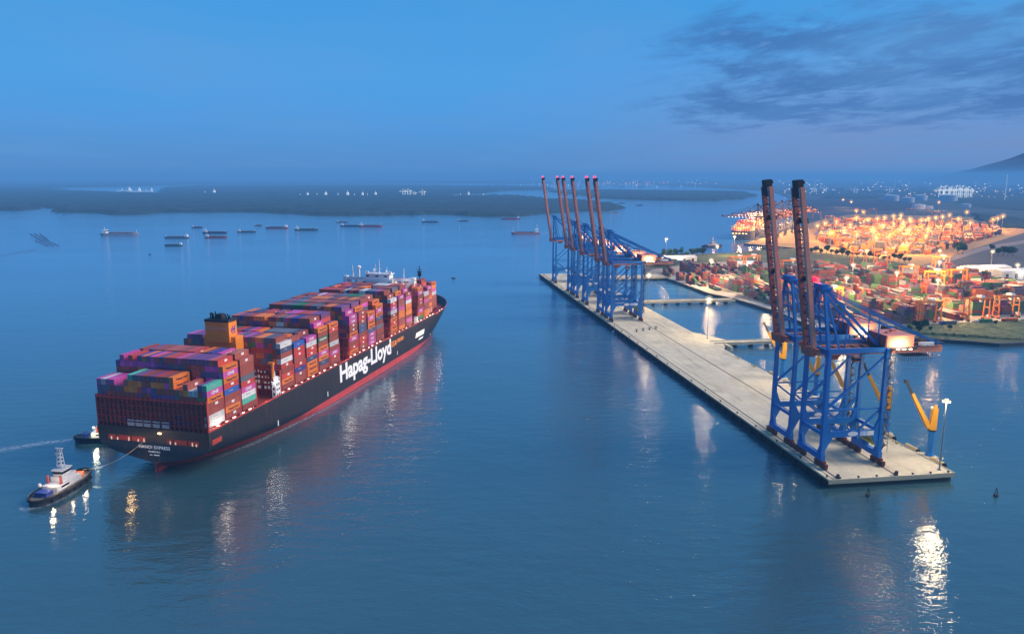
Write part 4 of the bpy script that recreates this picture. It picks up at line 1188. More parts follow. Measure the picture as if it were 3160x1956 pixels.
sheet('grass_field', Gp([(2004, 829), (2118, 816), (2250, 804), (2450, 812), (2698, 832), (2826, 826), (2700, 796), (2500, 779), (2454, 768), (2325, 774), (2285, 781), (2150, 785), (2047, 786), (2012, 793), (1990, 815)], 3), 3.04, M_GRASS)
sheet('shore_road', Gp([(2266, 921), (2300, 925), (2385, 944), (2560, 1000), (2780, 1001), (3160, 976), (3400, 950), (3400, 962), (3160, 996), (2960, 1006), (2800, 1022), (2640, 1040), (2560, 1030), (2387, 956)], 3), 3.09, M_ROAD)
sheet('shore_road', Gp([(2000, 845), (2060, 845), (2190, 890), (2275, 908), (2262, 920), (2186, 903), (2056, 857)], 3), 3.10, M_ROAD)
sheet('shore_grass', Gp([(2790, 1026), (2900, 1014), (3160, 1000), (3400, 968), (3470, 1006), (3160, 1054), (3085, 1057), (2905, 1045), (2803, 1042)], 3), 3.08, M_GRASS)
sheet('terminal_apron', [(480, 1577), (480 + .5 * 330, 1577 + .866 * 330)] + Gp([(2540, 676), (2640, 660), (2990, 670), (3180, 712), (3030, 760), (2832, 824), (2700, 795), (2502, 777), (2449, 765)], 3), 3.07, M_SAND)
sheet('dark_storage_ground', Gp([(2470, 616), (2520, 652), (2790, 650), (2900, 640), (2760, 617)], 3), 3.12, mat('dark_storage_surface', rgb(44, 46, 62), .9))
sheet('terminal_road', Gp([(2832, 826), (3030, 762), (3200, 735), (3200, 745), (3040, 772), (2850, 834)], 3), 3.13, mat('grey_road', rgb(120, 112, 110), .9))
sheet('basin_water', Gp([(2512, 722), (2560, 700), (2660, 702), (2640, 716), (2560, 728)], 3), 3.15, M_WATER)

M_FOR = mat('mangrove_canopy', rgb(28, 52, 54), .95, var=.6, scale=.012)  # canopy colour shifted to blue to paint in distance haze
def forest(name, pts, step, h, label, z0=0.0, zo=None):
    xs = [p[0] for p in pts]; ys = [p[1] for p in pts]
    x0, y0 = min(xs) - step, min(ys) - step
    nx, ny = int((max(xs) - x0) / step) + 2, int((max(ys) - y0) / step) + 2
    b = MB(); ok = {}
    for j in range(ny):
        for i in range(nx):
            jx = mn.noise((i * 5.1, j * 3.3, 1.7)) * step * .6; jy = mn.noise((i * 2.7, j * 6.1, 9.2)) * step * .6
            x, y = x0 + i * step + jx, y0 + j * step + jy
            wx = x + 60 * mn.noise((x / 300, y / 300, 3)); wy = y + 60 * mn.noise((x / 300, y / 300, 8))
            ins = inside((wx, wy), pts)
            z = z0 + h * (0.75 + .5 * mn.noise((x / 70, y / 70, 0)) + .35 * rnd.random()) if ins else (z0 - .4 if zo is None else zo)
            ok[(i, j)] = ins; b.v.append((x, y, z))
    for j in range(ny - 1):
        for i in range(nx - 1):
            if ok[(i, j)] or ok[(i + 1, j)] or ok[(i, j + 1)] or ok[(i + 1, j + 1)]:
                b.f.append((j * nx + i, j * nx + i + 1, (j + 1) * nx + i + 1, (j + 1) * nx + i)); b.c.append(b.cur)
    o = b.build(name, M_FOR); stuff(o, label, 'forest'); return o
forest('mangrove_forest', Gp([(-300, 640), (0, 646), (60, 650), (98, 646), (131, 633), (157, 646), (183, 656), (295, 657), (360, 662), (442, 661), (524, 656), (800, 655), (1006, 666), (1270, 663), (1345, 661), (1496, 669), (1571, 668), (1635, 660), (1772, 653), (1868, 651), (1902, 644), (1861, 626), (1677, 616), (1600, 607), (780, 608), (517, 600), (314, 595), (236, 592), (157, 588), (65, 584), (-300, 577)]), 28, 13,
       'dark mangrove forest covering the long low island across the river')
forest('mangrove_forest', Gp([(518, 597), (510, 590), (518, 580), (620, 573), (1300, 573), (1690, 578), (1700, 586), (1560, 588), (1480, 597), (1360, 602), (800, 603), (600, 602)]), 60, 14,
       'hazy mangrove forest on the second island behind the near one')
forest('mangrove_forest', Gp([(1690, 590), (1868, 612), (1960, 617), (2200, 620), (2285, 614), (2330, 606), (2300, 594), (2150, 592), (1868, 588)]), 34, 13,
       'dark forest strip on the river bank beyond the raised crane booms')
forest('mangrove_forest', Gp([(-400, 592), (100, 586), (185, 579), (520, 573), (560, 569), (1500, 566), (1600, 567), (1960, 564), (2000, 555), (1200, 553), (-400, 553)]), 150, 14,
       'faint blue forest along the horizon at the far left')
forest('shore_scrub', Gp([(2800, 1036), (2830, 1024), (2960, 1014), (3160, 1002), (3400, 966), (3490, 1000), (3160, 1058), (3085, 1061), (2990, 1054), (2905, 1048), (2800, 1045)], 1), 2.6, 2.4,
       'low green scrub and grass on the bank between the yard road and the water', 1.9, -.4)
MATS['shore'] = bpy.data.objects['shore_scrub'].data.materials[0]
bpy.data.objects['shore_scrub'].data.materials[0] = mat('bank_grass', rgb(80, 94, 56), .95, var=.55, scale=.07)
forest('shore_scrub', Gp([(2008, 796), (2100, 788), (2170, 792), (2180, 806), (2110, 812), (2010, 818)], 3), 5.0, 4.5,
       'dark scrub at the grassy point behind the far crane backreach', 3.0)
forest('inland_scrub', Gp([(2560, 607), (2700, 606), (2700, 614), (2560, 614)], 3), 30, 8, 'dark distant tree belt behind the orange lit terminal', 3.0)
forest('inland_scrub', Gp([(3000, 700), (3160, 705), (3260, 720), (3260, 690), (3010, 660)], 3), 14, 7, 'dark scrub plain right of the orange lit terminal', 3.0)
forest('inland_scrub', Gp([(2500, 590), (3260, 590), (3260, 655), (3020, 640), (2900, 612), (2500, 604)], 3), 60, 7, 'hazy wooded plain between the city and the terminal', 3.0)

# hills
b = MB(); n = 60; k0 = 0
for j in range(30):
    for i in range(n):
        x = 7000 + i * 160; y = 13500 + j * 300
        u = (x - 12650) / 3300; w = (y - 17000) / 2600
        z = 850 * max(0, 1 - u * u) ** 2 * math.exp(-w * w) * (1 + .12 * mn.noise((x / 900, y / 900, 0)) + .06 * mn.noise((x / 250, y / 250, 3)))
        b.v.append((x, y, z - 6))
for j in range(29):
    for i in range(n - 1): b.f.append((j * n + i, j * n + i + 1, (j + 1) * n + i + 1, (j + 1) * n + i)); b.c.append(b.cur)
struct(b.build('hills', mat('hazy_hill_forest', rgb(56, 84, 116), .95, var=.2, scale=.002), smooth=True))  # blue distance haze is put into the hill colour

# ------------------------------------------------------------------ trees
def leaf_crown(r, h, n, seed, name):
    rr = random.Random(seed); b = MB()
    lobes = [(rr.uniform(-.5, .5) * r, rr.uniform(-.5, .5) * r, h + rr.uniform(-.35, .5) * r, r * rr.uniform(.42, .72)) for _ in range(7)]
    for _ in range(n):
        lx, ly, lz, lr = rr.choice(lobes)
        v = Vector((rr.gauss(0, 1), rr.gauss(0, 1), rr.gauss(0, 1))).normalized() * lr * rr.uniform(.55, 1.05)
        c = Vector((lx, ly, lz)) + v * 1
        a = Vector((rr.gauss(0, 1), rr.gauss(0, 1), rr.gauss(0, 1))).normalized(); d = a.orthogonal().normalized(); s = r * rr.uniform(.09, .2)
        b.quad([c + a * s, c + d * s, c - a * s, c - d * s], [(0, 1, 2, 3)])
    return b.mesh(name, [M_LEAF])
M_LEAF = mat('tree_leaves', rgb(46, 74, 36), .9, var=.6, scale=.5)
CROWNS = [leaf_crown(4.2, 6.5, 520, q, 'crown') for q in (1, 2, 3)]
tb = MB(); tb.cyl((0, 0, 0), (.2, 0, 5.5), .35, .18, 7); tb.cyl((.1, 0, 3.5), (1.6, .6, 6.5), .14, .06, 5); tb.cyl((.1, 0, 4), (-1.3, -.7, 6.8), .13, .05, 5); ME_TR = tb.mesh('trunk', M_TRUNK)
def tree(p, s, label, group):
    o = empty('tree', p, rnd.uniform(0, 6), label, 'tree', group); o.scale = (s, s, s * rnd.uniform(.85, 1.05))
    for nm, me in (('trunk', ME_TR), ('crown', rnd.choice(CROWNS))):
        q = bpy.data.objects.new(nm, me); COL.objects.link(q); q.parent = o
for i, (px, py, s) in enumerate(((2826, 1018, .95), (2851, 1015, .95), (2806, 1022, .6), (2836, 1028, .8), (2872, 1022, .45), (2930, 1018, .5), (3070, 1004, .5))):
    tree(gnd(px, py, 3), s, f'round leafy tree on the shore bank right of the cranes, {ORD[i]} in the line', 'trees on the shore bank')
for i, px in enumerate(range(2050, 2172, 17)):
    tree(gnd(px, 790 + rnd.uniform(-3, 4), 3), rnd.uniform(.9, 1.6), f'dark tree at the grassy point behind the far cranes, {ORD[i]} from the left', 'trees on the grassy point')
for i in range(22):
    px = 2470 + i * 16; py = 779 + (px - 2500) * .10 + rnd.uniform(-2, 5)
    tree(gnd(px, py, 3), rnd.uniform(.8, 1.5), f'dark tree in the row between yard and orange terminal, {ORD[i]} from the left', 'trees in front of the orange terminal')
for i, (px, py) in enumerate(((2955, 782), (2970, 784), (3095, 788), (3110, 789), (3125, 790), (3060, 775), (3080, 790))):
    tree(gnd(px, py, 3), rnd.uniform(1.2, 1.9), f'dark tree on the open ground behind the white warehouses, {ORD[i]} of seven', 'trees on open ground')

# ------------------------------------------------------------------ container yards
YP = 'GGGGGGGBBBBBBBBOORRNDDDDDDKKKKWWSSVBB'
near_list = []
yb = MB()
block_no = 0
def yard_block(l0, s0, rows, bays, axis_l, front, idx):
    # axis_l: long side of the boxes runs along l
    for r in range(rows):
        for q in range(bays):
            if axis_l: cl, cs = l0 + 6.1 + q * 12.7, s0 + 1.3 + r * 2.62
            else: cl, cs = l0 + 1.3 + r * 2.62, s0 + 6.1 + q * 12.7
            p = QW(cl, cs)
            if not inside((p.x, p.y), YARDB): continue
            n_ = mn.noise((cl / 28, cs / 28, 2.2)); hgt = int(max(0, min(6, 3.4 + n_ * 6.5 + rnd.uniform(-1.2, 1.2))))
            base = YP[int((mn.noise((cl / 17, cs / 17, 7)) + 1) * 40) % len(YP)]
            for t in range(hgt):
                c = base if rnd.random() < .62 else rnd.choice(YP)
                near_list.append((front, idx, r, q, t, t == hgt - 1, p.x, p.y, 3.1 + t * 2.75, axis_l, c))
YARDB = Gp([(2040, 852), (2190, 893), (2270, 909), (2300, 921), (2420, 950), (2580, 1002), (2700, 1008), (2780, 999), (3160, 972), (3330, 950), (3330, 905), (3160, 878), (3010, 858), (2930, 846), (2720, 842), (2450, 822), (2255, 812), (2160, 822), (2060, 836)], 3)
bi = 0
for col_ in range(26):
    for row_ in range(5):
        ax = (col_ + row_) % 3 != 0 and col_ > 5
        l0 = 172 + col_ * 33; s0 = 235 + row_ * 106 - (0 if col_ > 2 else 0)
        if ax:
            for sub in range(3): yard_block(l0, s0 + sub * 27 + (4 if sub else 0), 7, 2, True, row_, bi); bi += 1
        else:
            yard_block(l0, s0, 6, 7, False, row_, bi); bi += 1
near_list.sort(key=lambda a: (math.hypot(a[6], a[7]) - (4 if a[5] else 0)))
ME_YC = container_mesh(2.42, 12.19, 2.7, 10); ME_YC.name = 'yard_container'
occy = set((round(a[6], 1), round(a[7], 1), a[4]) for a in near_list)
cnt = 0; ids = {}
for a in near_list:
    front, idx, r, q, t, top, x, y, z, ax, c = a
    col = vary(c, .18, .34, 1.15)
    if cnt < 230 and (top or t >= 1):
        blk = ids.setdefault(idx, len(ids))
        if blk < 30:
            o = bpy.data.objects.new('yard_container', ME_YC); COL.objects.link(o); o.location = (x, y, z); o.rotation_euler = (0, 0, -QHD + (PI / 2 if ax else 0)); o.color = col
            lt = 'top tier' if top else f'{ORD[t]} tier'
            tag(o, f'{NAMES[c]} container, {lt}, {ORD[r]} row, {ORD[q]} bay, {ORD[blk]} nearest yard block', 'container', 'containers in the near yard')
            cnt += 1; continue
    ca, sa = math.cos(-QHD), math.sin(-QHD)
    e1, e2 = Vector((ca, sa, 0)), Vector((-sa, ca, 0))
    if ax: e1, e2 = e2, e1
    yb.cur = col
    yb.obox((x, y, 0), e1, e2, 1.21, 6.08, z, z + 2.66)
stuff(yb.build('yard_container_stack', M_BOXA, attr=True), 'stacked mixed containers filling the rest of the near yard', 'containers')

PAL['Y'] = (214, 150, 52); NAMES['Y'] = 'ochre'
# far terminal stacks, seen under sodium light
FO = Vector((479, 1576)); Ff = Vector((.5, .8660)); Fg = Vector((.8660, -.5))
FARP = Gp([(2525, 742), (2600, 768), (2725, 790), (2810, 800), (3010, 745), (3095, 722), (3030, 664), (2900, 650), (2620, 642), (2540, 690)], 3)
fb = MB()
FP = 'OKOKOKYOKOKOBO'
for i in range(44):
    for j in range(80):
        for r in range(6):
            p = FO + Fg * (60 + i * 21 + r * 2.6) + Ff * (-80 + j * 13.2)
            if (j % 9) == 0 or not inside((p.x, p.y), FARP): continue
            hgt = int(max(0, min(5, 3.2 + 6 * mn.noise((i * 1.3, (j // 3) * .9, 5)) + rnd.uniform(-.35, .35))))
            if hgt:
                kk = FP[int((mn.noise((i * .37, j * .21, 7)) + 1) * 6) % len(FP)]
                fb.cur = vary(kk if rnd.random() < .85 else rnd.choice(FP), .12, .25)
                if hgt > 2:
                    fb.obox((p.x, p.y, 0), (Fg.x, Fg.y, 0), (Ff.x, Ff.y, 0), 1.25, 6.1, 3.1, 3.1 + 2.7 * (hgt - 1)); fb.cur = vary(kk, .12, .25)
                    fb.obox((p.x, p.y, 0), (Fg.x, Fg.y, 0), (Ff.x, Ff.y, 0), 1.25, 6.1, 3.1 + 2.7 * (hgt - 1), 3.1 + 2.7 * hgt)
                else: fb.obox((p.x, p.y, 0), (Fg.x, Fg.y, 0), (Ff.x, Ff.y, 0), 1.25, 6.1, 3.1, 3.1 + 2.7 * hgt)
stuff(fb.build('terminal_container_stack', M_BOXA, attr=True), 'container stacks of the far terminal glowing under orange light', 'containers')

# rubber tyred gantry cranes
def make_rtg():
    G_ = empty('yard_gantry', (0, 0, 0))
    for sx in (-1, 1):
        for sy in (-1, 1):
            MB().beam((sx * 12, sy * 3.6, 1.8), (sx * 12, sy * 2.8, 20.5), 1.1, 1.1, .9, .9).build('leg', M_ORG, G_)
            b = MB()
            for q in (-1, 1): b.cyl((sx * 12 - .4, sy * 3.6 + q * 1.0, .8), (sx * 12 + .4, sy * 3.6 + q * 1.0, .8), .8, .8, 10)
            b.build('wheel_pair', M_RUBBER, G_)
        b = MB(); b.box(sx * 12 - .6, sx * 12 + .6, -4.8, 4.8, 1.5, 2.4); b.box(sx * 12 - .4, sx * 12 + .4, -2.8, 2.8, 12.0, 12.8); b.build('sill_beam', M_ORG, G_)
    for sy in (-1, 1): MB().box(-13.2, 13.2, sy * 2.8 - .6, sy * 2.8 + .6, 20.5, 22.2).build('girder', M_ORG, G_)
    b = MB(); b.box(1, 5.5, -3, 3, 22.2, 24.2); b.box(3, 5, -1.4, 1, 17.6, 20.2); b.build('trolley', M_WHITE, G_)
    b = MB(); b.box(12.7, 14.6, -3, 1, 2.4, 5); b.build('power_house', M_WHITE, G_)
    b = MB()
    for k in range(5): b.beam((-12.9, -3.2 if k % 2 else 3.2, 2.5 + k * 3.6), (-12.9, 3.2 if k % 2 else -3.2, 6.1 + k * 3.6), .5, .2)
    b.build('ladder', M_ORG, G_)
    return G_
RTG = make_rtg()
rt = [(2860, 999, .1, 'nearest'), (3010, 988, .1, 'second nearest'), (3102, 980, .1, 'right front'), (2275, 838, .15, 'far left'), (2318, 834, .15, 'left of centre'), (2436, 850, 0, 'seen between the brown booms'),
      (2880, 890, .1, 'brightly lit middle'), (2800, 872, .1, 'brightly lit left'), (2950, 884, .1, 'middle right'), (2900, 838, .1, 'rear right'), (2720, 826, .1, 'rear middle'), (2648, 820, .1, 'rear left'), (2560, 950, .1, 'hidden behind the crane stays')]
for i, (px, py, a, lab) in enumerate(rt):
    c = RTG if i == 0 else copy_tree(RTG)
    c.location = gnd(px, py, 3.1); c.rotation_euler = (0, 0, -QHD + a); tag(c, f'orange yellow rubber tyred yard gantry, the {lab} one among the stacks', 'yard gantry', 'gantries over the near yard')
rt2 = [(2655, 668), (2692, 664), (2808, 663), (2862, 665), (2888, 674), (2560, 690), (2520, 676), (2770, 700), (2850, 705), (2680, 740), (2950, 700)]
for i, (px, py) in enumerate(rt2):
    c = copy_tree(RTG); c.location = gnd(px, py, 3.1); c.rotation_euler = (0, 0, R(-30)); tag(c, f'small distant yard gantry in the orange lit terminal, {ORD[i]} of eleven', 'yard gantry', 'gantries of the orange terminal')

# ------------------------------------------------------------------ far terminal cranes and docked ship
FC = make_crane('terminal_crane', False, (M_DARK, mat('pale_orange_crane', rgb(190, 120, 80), .6), M_DARK), 'dark harbour crane with lowered boom over the docked ship, first from the left', False)
FC.scale = (.92, .92, .92)
M_PALE = mat('pale_crane_paint', rgb(200, 170, 165), .6)
for i in range(6):
    c = FC if i == 0 else copy_tree(FC)
    s = 92 + i * 88
    c.location = (FO.x + Ff.x * s + Fg.x * 5, FO.y + Ff.y * s + Fg.y * 5, 3.1); c.rotation_euler = (0, 0, R(-30))
    c['label'] = f'dark harbour crane with lowered boom over the docked ship, {ORD[i]} from the left'; c['group'] = 'lowered boom cranes at the far terminal'
    b = MB()
    for k in range(9): b.box(-66 + k * 8, -65 + k * 8, -4.6, -4.0, 53.0, 54)
    b.build('boom_lamps', emis('boom_lamp_glow', (1, .8, .55, 1), 8), c)
    light('boom_light', (-34, 0, 50), 110000, (1, .56, .24), 2, c)
    light('deck_light', (16, -14, 28), 120000, (1, .52, .2), 2, c)
DS = empty('docked_ship', (508, 1700, 0), R(-30), 'dark hulled container ship docked at the far terminal under orange light', 'container ship')
def simple_hull(L, B, H, z0=-1, bow=.18, tuck=True):
    b = MB(); S_ = [0, .02, .06, .12, .3, .6, .8, .88, .94, .98, 1.0]; Z = [z0, 1.0, H * .45, H]
    def hb(q, z):
        k = 1.0
        if q < .12 and tuck: k *= 1 - (1 - q / .12) ** 2 * (1 - z / H) * .75
        if q > 1 - bow: u = (q - 1 + bow) / bow; k *= max(.01, 1 - u ** (1.8 + z / H))
        return B / 2 * k
    for q in S_:
        for sg in (1, -1):
            for z in Z: b.v.append((sg * hb(q, z), q * L * (1 - .03 * (1 - z / H)), z + (H * .25 * max(0, (q - .8) / .2) if z == H else 0)))
    nz = len(Z)
    for i in range(len(S_) - 1):
        for k in range(2):
            for j in range(nz - 1):
                a = i * 2 * nz + k * nz + j; c = a + 2 * nz
                b.f.append((a, c, c + 1, a + 1) if k else (a, a + 1, c + 1, c)); b.c.append(b.cur)
        a = i * 2 * nz + nz - 1; c = a + 2 * nz
        b.f.append((a, a + nz, c + nz, c)); b.c.append(b.cur)
    for j in range(nz - 1): b.f.append((nz + j, j, j + 1, nz + j + 1)); b.c.append(b.cur)
    return b
simple_hull(290, 44, 19).build('hull', mat('navy_hull', rgb(40, 44, 62), .6), DS)
sb = MB()
for k in range(17):
    if k == 10: continue
    for r in range(16):
        x = (r - 7.5) * 2.55; hgt = 6 if k else 2
        if k == 1: hgt = 4
        if 0 < r < 15: hgt += 1 + (rnd.random() < .4)
        fb0 = 20
        for t in range(hgt):
            if r in (0, 15) or t >= hgt - 2 or k in (0, 1, 2): sb.cur = vary(rnd.choice('OOSBRWGMNOO'), .2); cbox(sb, x, 6 + k * 15.5, fb0 + t * 2.75, h=2.7)
q = sb.build('deck_cargo', M_BOXA, DS, attr=True); q['kind'] = 'stuff'
MB().box(-19, 19, 161, 173, 19, 52).build('deckhouse', M_WHITE, DS)
b = MB()
for x in range(-20, 21, 5): b.box(x - .5, x + .5, 3.4, 4.4, 19, 31)
b.build('lashing_frame', mat('pale_orange_frame', rgb(220, 170, 120), .6), DS)
b = MB()
for x in (-16, -9, -2, 6, 13): b.box(x - 2, x + 2, -.2, .2, 13.5, 15.5)
b.build('stern_lamps', emis('stern_lamp_glow', (1, .55, .2, 1), 3), DS)
light('ship_light', (0, -6, 34), 60000, (1, .6, .25), 2, DS)
light('ship_light', (30, 60, 40), 260000, (1, .5, .18), 2, DS)

# ------------------------------------------------------------------ lamp masts over land
ymasts = [((2054, 800), 'at the grassy point behind the far cranes'), ((2264, 790), 'small and far on the grass field'), ((2191, 886), 'by the green stacks left of the booms'), ((2370, 899), 'beside the left brown boom'),
          ((2626, 905), 'behind the right boom, over green stacks'), ((2605, 955), 'above the crane apex'), ((2885, 965), 'in the middle of the right yard'), ((2891, 893), 'over the brightly lit yellow stacks'),
          ((2893, 846), 'at the rear road of the yard'), ((2668, 848), 'rear middle of the yard'), ((3055, 850), 'by the white warehouses'), ((2210, 830), 'left rear of the yard'), ((3130, 905), 'at the right edge of the yard'), ((2760, 935), 'hidden among the middle stacks')]
for i, ((px, py), lab) in enumerate(ymasts):
    lamp_at(MAST, gnd(px, py, 3), f'white floodlight mast {lab}', 'floodlight masts in the near yard', 290000 if i not in (7, 6) else 520000, (1, .62, .27) if i not in (6, 7) else (1, .55, .18))
OM = make_mast('floodlight_mast', 34.0, E_ORANGE, .35, 4, 2.0)
om = [(2543, 735), (2578, 728), (2676, 722), (2705, 716), (2727, 712), (2754, 706), (2777, 702), (2804, 718), (2722, 742), (2754, 736), (2783, 732), (2807, 728), (2840, 722), (2862, 716), (2884, 712), (2905, 708), (2926, 702), (2955, 718),
      (2698, 790), (2852, 786), (2640, 684), (2662, 690), (3060, 720), (3075, 714), (3091, 706), (2600, 640), (2625, 648), (2895, 650), (2520, 745), (2600, 765), (2560, 772), (2640, 778), (2740, 782), (2800, 772), (2860, 758), (2930, 744), (2990, 734), (2690, 762), (2780, 754), (2620, 742), (2640, 712), (2980, 690)]  # final entries are extra masts added to brighten the terminal
for i, (px, py) in enumerate(om):
    lamp_at(OM, gnd(px, py, 3), f'orange sodium floodlight mast in the far terminal, {ORD[i]} of {len(om)} counted by row, the last ones added', 'orange masts of the far terminal, the last ones added', 300000, (1, .50, .12), 2.0)
# ------------------------------------------------------------------ distant structures
def fboxes(name, items, m, label, cat, group=None): pass
M_SHED = mat('pale_metal_roof', rgb(196, 204, 206), .5, var=.1)
M_WALL = mat('pale_wall', rgb(206, 206, 200), .7)
for i, (px, py, w, d, h, a, lab) in enumerate(((3035, 842, 70, 26, 9, .1, 'long low white warehouse behind the near yard, left one'), (3125, 858, 60, 24, 11, .1, 'pale warehouse with lit wall at the right edge'), (2090, 806, 60, 20, 7, .1, 'low pale shed on the grassy point behind the far cranes'), (2300, 822, 30, 12, 6, .1, 'small pale shed at the rear of the near yard'))):
    o = empty('warehouse', gnd(px, py, 3.0), -QHD + a, lab, 'warehouse')
    MB().box(-w / 2, w / 2, -d / 2, d / 2, 0, h).build('wall', M_WALL, o)
    b = MB(); b.quad([(-w / 2 - .6, -d / 2 - .6, h), (w / 2 + .6, -d / 2 - .6, h), (w / 2 + .6, 0, h + 2.6), (-w / 2 - .6, 0, h + 2.6), (w / 2 + .6, d / 2 + .6, h), (-w / 2 - .6, d / 2 + .6, h)],
                     [(0, 1, 2, 3), (3, 2, 4, 5), (0, 3, 5), (1, 4, 2)]); b.build('roof', M_SHED, o)
    for k in range(4): MB().box(-w / 2 + w * (k + .35) / 4, -w / 2 + w * (k + .65) / 4, -d / 2 - .1, -d / 2 - .02, 0, h * .7).build('door', M_DARK, o)
    light('wall_light', (0, -d / 2 - 6, h + 1), 8000, (1, .93, .8), 1, o)
for i in range(7):
    px, py, r = ((2834, 646, 26), (2866, 646, 17), (2800, 625, 34), (2838, 618, 38), (2925, 622, 46), (2750, 620, 40), (2980, 640, 20))[i]
    o = empty('storage_tank', gnd(px, py, 3.0), 0, f'round pale storage tank behind the orange terminal, {ORD[i]} of seven', 'storage tank', 'storage tanks')
    MB().cyl((0, 0, 0), (0, 0, r * .75), r, r, 20).build('tank_shell', mat('pale_tank_paint', rgb(196, 206, 222), .6), o)
    MB().cyl((0, 0, r * .75), (0, 0, r * .85), r, r * .2, 20).build('tank_roof', M_SHED, o)
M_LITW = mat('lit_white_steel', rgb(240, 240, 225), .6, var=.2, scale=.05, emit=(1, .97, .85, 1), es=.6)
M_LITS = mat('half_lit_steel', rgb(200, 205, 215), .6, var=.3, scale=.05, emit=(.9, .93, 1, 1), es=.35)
def lit_crane(p, s, label, group, m=M_LITW):
    o = empty('distant_crane', p, rnd.uniform(-.2, .2), label, 'crane', group); o.scale = (s, s, s)
    b = MB()
    for x in (-12, 12):
        for y in (-6, 6): b.box(x - 1.5, x + 1.5, y - 1.5, y + 1.5, 0, 44)
    b.box(-13, 13, -7, 7, 20, 23); b.build('portal_frame', m, o)
    b = MB(); b.box(-45, 32, -2.5, 2.5, 42, 46); b.box(8, 20, -4, 4, 46, 52); b.build('girder', m, o)
    b = MB(); b.beam((-10, 0, 46), (-6, 0, 68), 3); b.beam((-6, 0, 68), (-40, 0, 46), 1.5); b.beam((-6, 0, 68), (28, 0, 46), 1.5); b.build('mast_frame', m, o)
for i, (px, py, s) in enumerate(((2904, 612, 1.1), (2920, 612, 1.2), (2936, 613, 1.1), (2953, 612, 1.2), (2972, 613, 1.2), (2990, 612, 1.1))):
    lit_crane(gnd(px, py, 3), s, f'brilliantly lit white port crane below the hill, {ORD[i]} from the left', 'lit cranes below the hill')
for i, (px, py, s) in enumerate(((2545, 597, .9), (2640, 600, .8), (2748, 600, .8), (2740, 618, .6), (2510, 596, .8))):
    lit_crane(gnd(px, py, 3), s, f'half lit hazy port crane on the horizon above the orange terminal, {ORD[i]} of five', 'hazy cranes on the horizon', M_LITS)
for i, (px, py, s) in enumerate(((1247, 606, .75), (1262, 606, .8), (1280, 607, .55), (1306, 607, .7))):
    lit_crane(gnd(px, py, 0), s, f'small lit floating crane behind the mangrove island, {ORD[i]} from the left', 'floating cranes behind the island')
def lit_vessel(p, L, label, rz=1.5, m=M_LITW):
    o = empty('distant_ship', p, rz, label, 'ship')
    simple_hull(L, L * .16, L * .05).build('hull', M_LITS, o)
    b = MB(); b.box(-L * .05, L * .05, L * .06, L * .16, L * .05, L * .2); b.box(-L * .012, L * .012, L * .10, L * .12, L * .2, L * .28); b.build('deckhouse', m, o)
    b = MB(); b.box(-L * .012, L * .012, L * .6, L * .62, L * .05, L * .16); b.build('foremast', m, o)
for px, py, L, lab in ((405, 590, 150, 'brightly lit anchored ship at the left, first of three in the channel'), (436, 592, 150, 'brightly lit anchored ship at the left, middle of three in the channel'), (472, 590, 110, 'lit anchored ship with tall mast, right of three in the channel'),
                       (668, 600, 150, 'hazy ship with two masts behind the mangrove island'), (955, 606, 110, 'faint small ship behind the island, left of centre'), (1012, 606, 130, 'ship with bright lamps behind the island'), (1080, 606, 140, 'long faint ship behind the island'), (1125, 606, 120, 'faint ship behind the island beside the long one'), (1165, 605, 120, 'small white ship behind the island near the floating cranes'),
                       (1452, 605, 120, 'white lit ship behind the island right of centre'), (1495, 605, 70, 'tiny lit boat behind the island')):
    lit_vessel(gnd(px, py, 0), L, lab)
# distant town: lit blocks
rr = random.Random(11)
b = MB()
CL = [(rr.uniform(1640, 3300), rr.uniform(15, 60)) for _ in range(26)]
for _ in range(430):
    cc = rr.choice(CL); px = rr.gauss(*cc); py = rr.choice((rr.uniform(553, 572), rr.uniform(560, 600), rr.uniform(575, 612)))
    if px < 2420 and py > 580: continue
    if 2500 < px < 2800 and py > 604: continue
    if rr.random() < .35 and px < 2300: continue
    p = gnd(px, py, 3); d = p.y; s = d * rr.uniform(.00022, .0006)
    zz = rr.uniform(4, 22)
    b.box(p.x - s, p.x + s, p.y - s, p.y + s, zz, zz + s * 1.6)
stuff(b.build('town_lights', E_CITY), 'countless small white lamps of the distant town and refinery', 'town lights')
b = MB()
for _ in range(120):
    px = rr.gauss(1960, 90) if rr.random() < .6 else rr.uniform(2700, 3160); py = rr.uniform(560, 570) if px < 2400 else rr.uniform(580, 612)
    p = gnd(px, py, 3); s = p.y * rr.uniform(.0003, .0006)
    b.box(p.x - s, p.x + s, p.y - s, p.y + s, 8, 8 + s * 1.8)
stuff(b.build('town_lights', emis('distant_orange_lamp', (1, .4, .15, 1), 2.0)), 'orange lamps of the distant town on the horizon', 'town lights')
b = MB()
for _ in range(420):
    px = rr.uniform(1500, 3300); py = rr.uniform(556, 606)
    if px < 2420 and py > 578: continue
    p = gnd(px, py, 3); w = rr.uniform(15, 60); h = rr.uniform(6, 22) * (1 + (py < 566) * .8)
    b.box(p.x - w, p.x + w, p.y - 12, p.y + 12, 2.9, 3 + h)
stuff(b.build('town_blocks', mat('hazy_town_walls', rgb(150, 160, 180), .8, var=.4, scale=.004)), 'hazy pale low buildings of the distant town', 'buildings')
b = MB(); p = gnd(3100, 620, 3)
b.cyl((p.x, p.y, 3), (p.x, p.y, 150), 2.2, 1.2, 8)
o = b.build('chimney_mast', M_LITS); tag(o, 'thin lit mast with dots of light in front of the hill', 'mast')

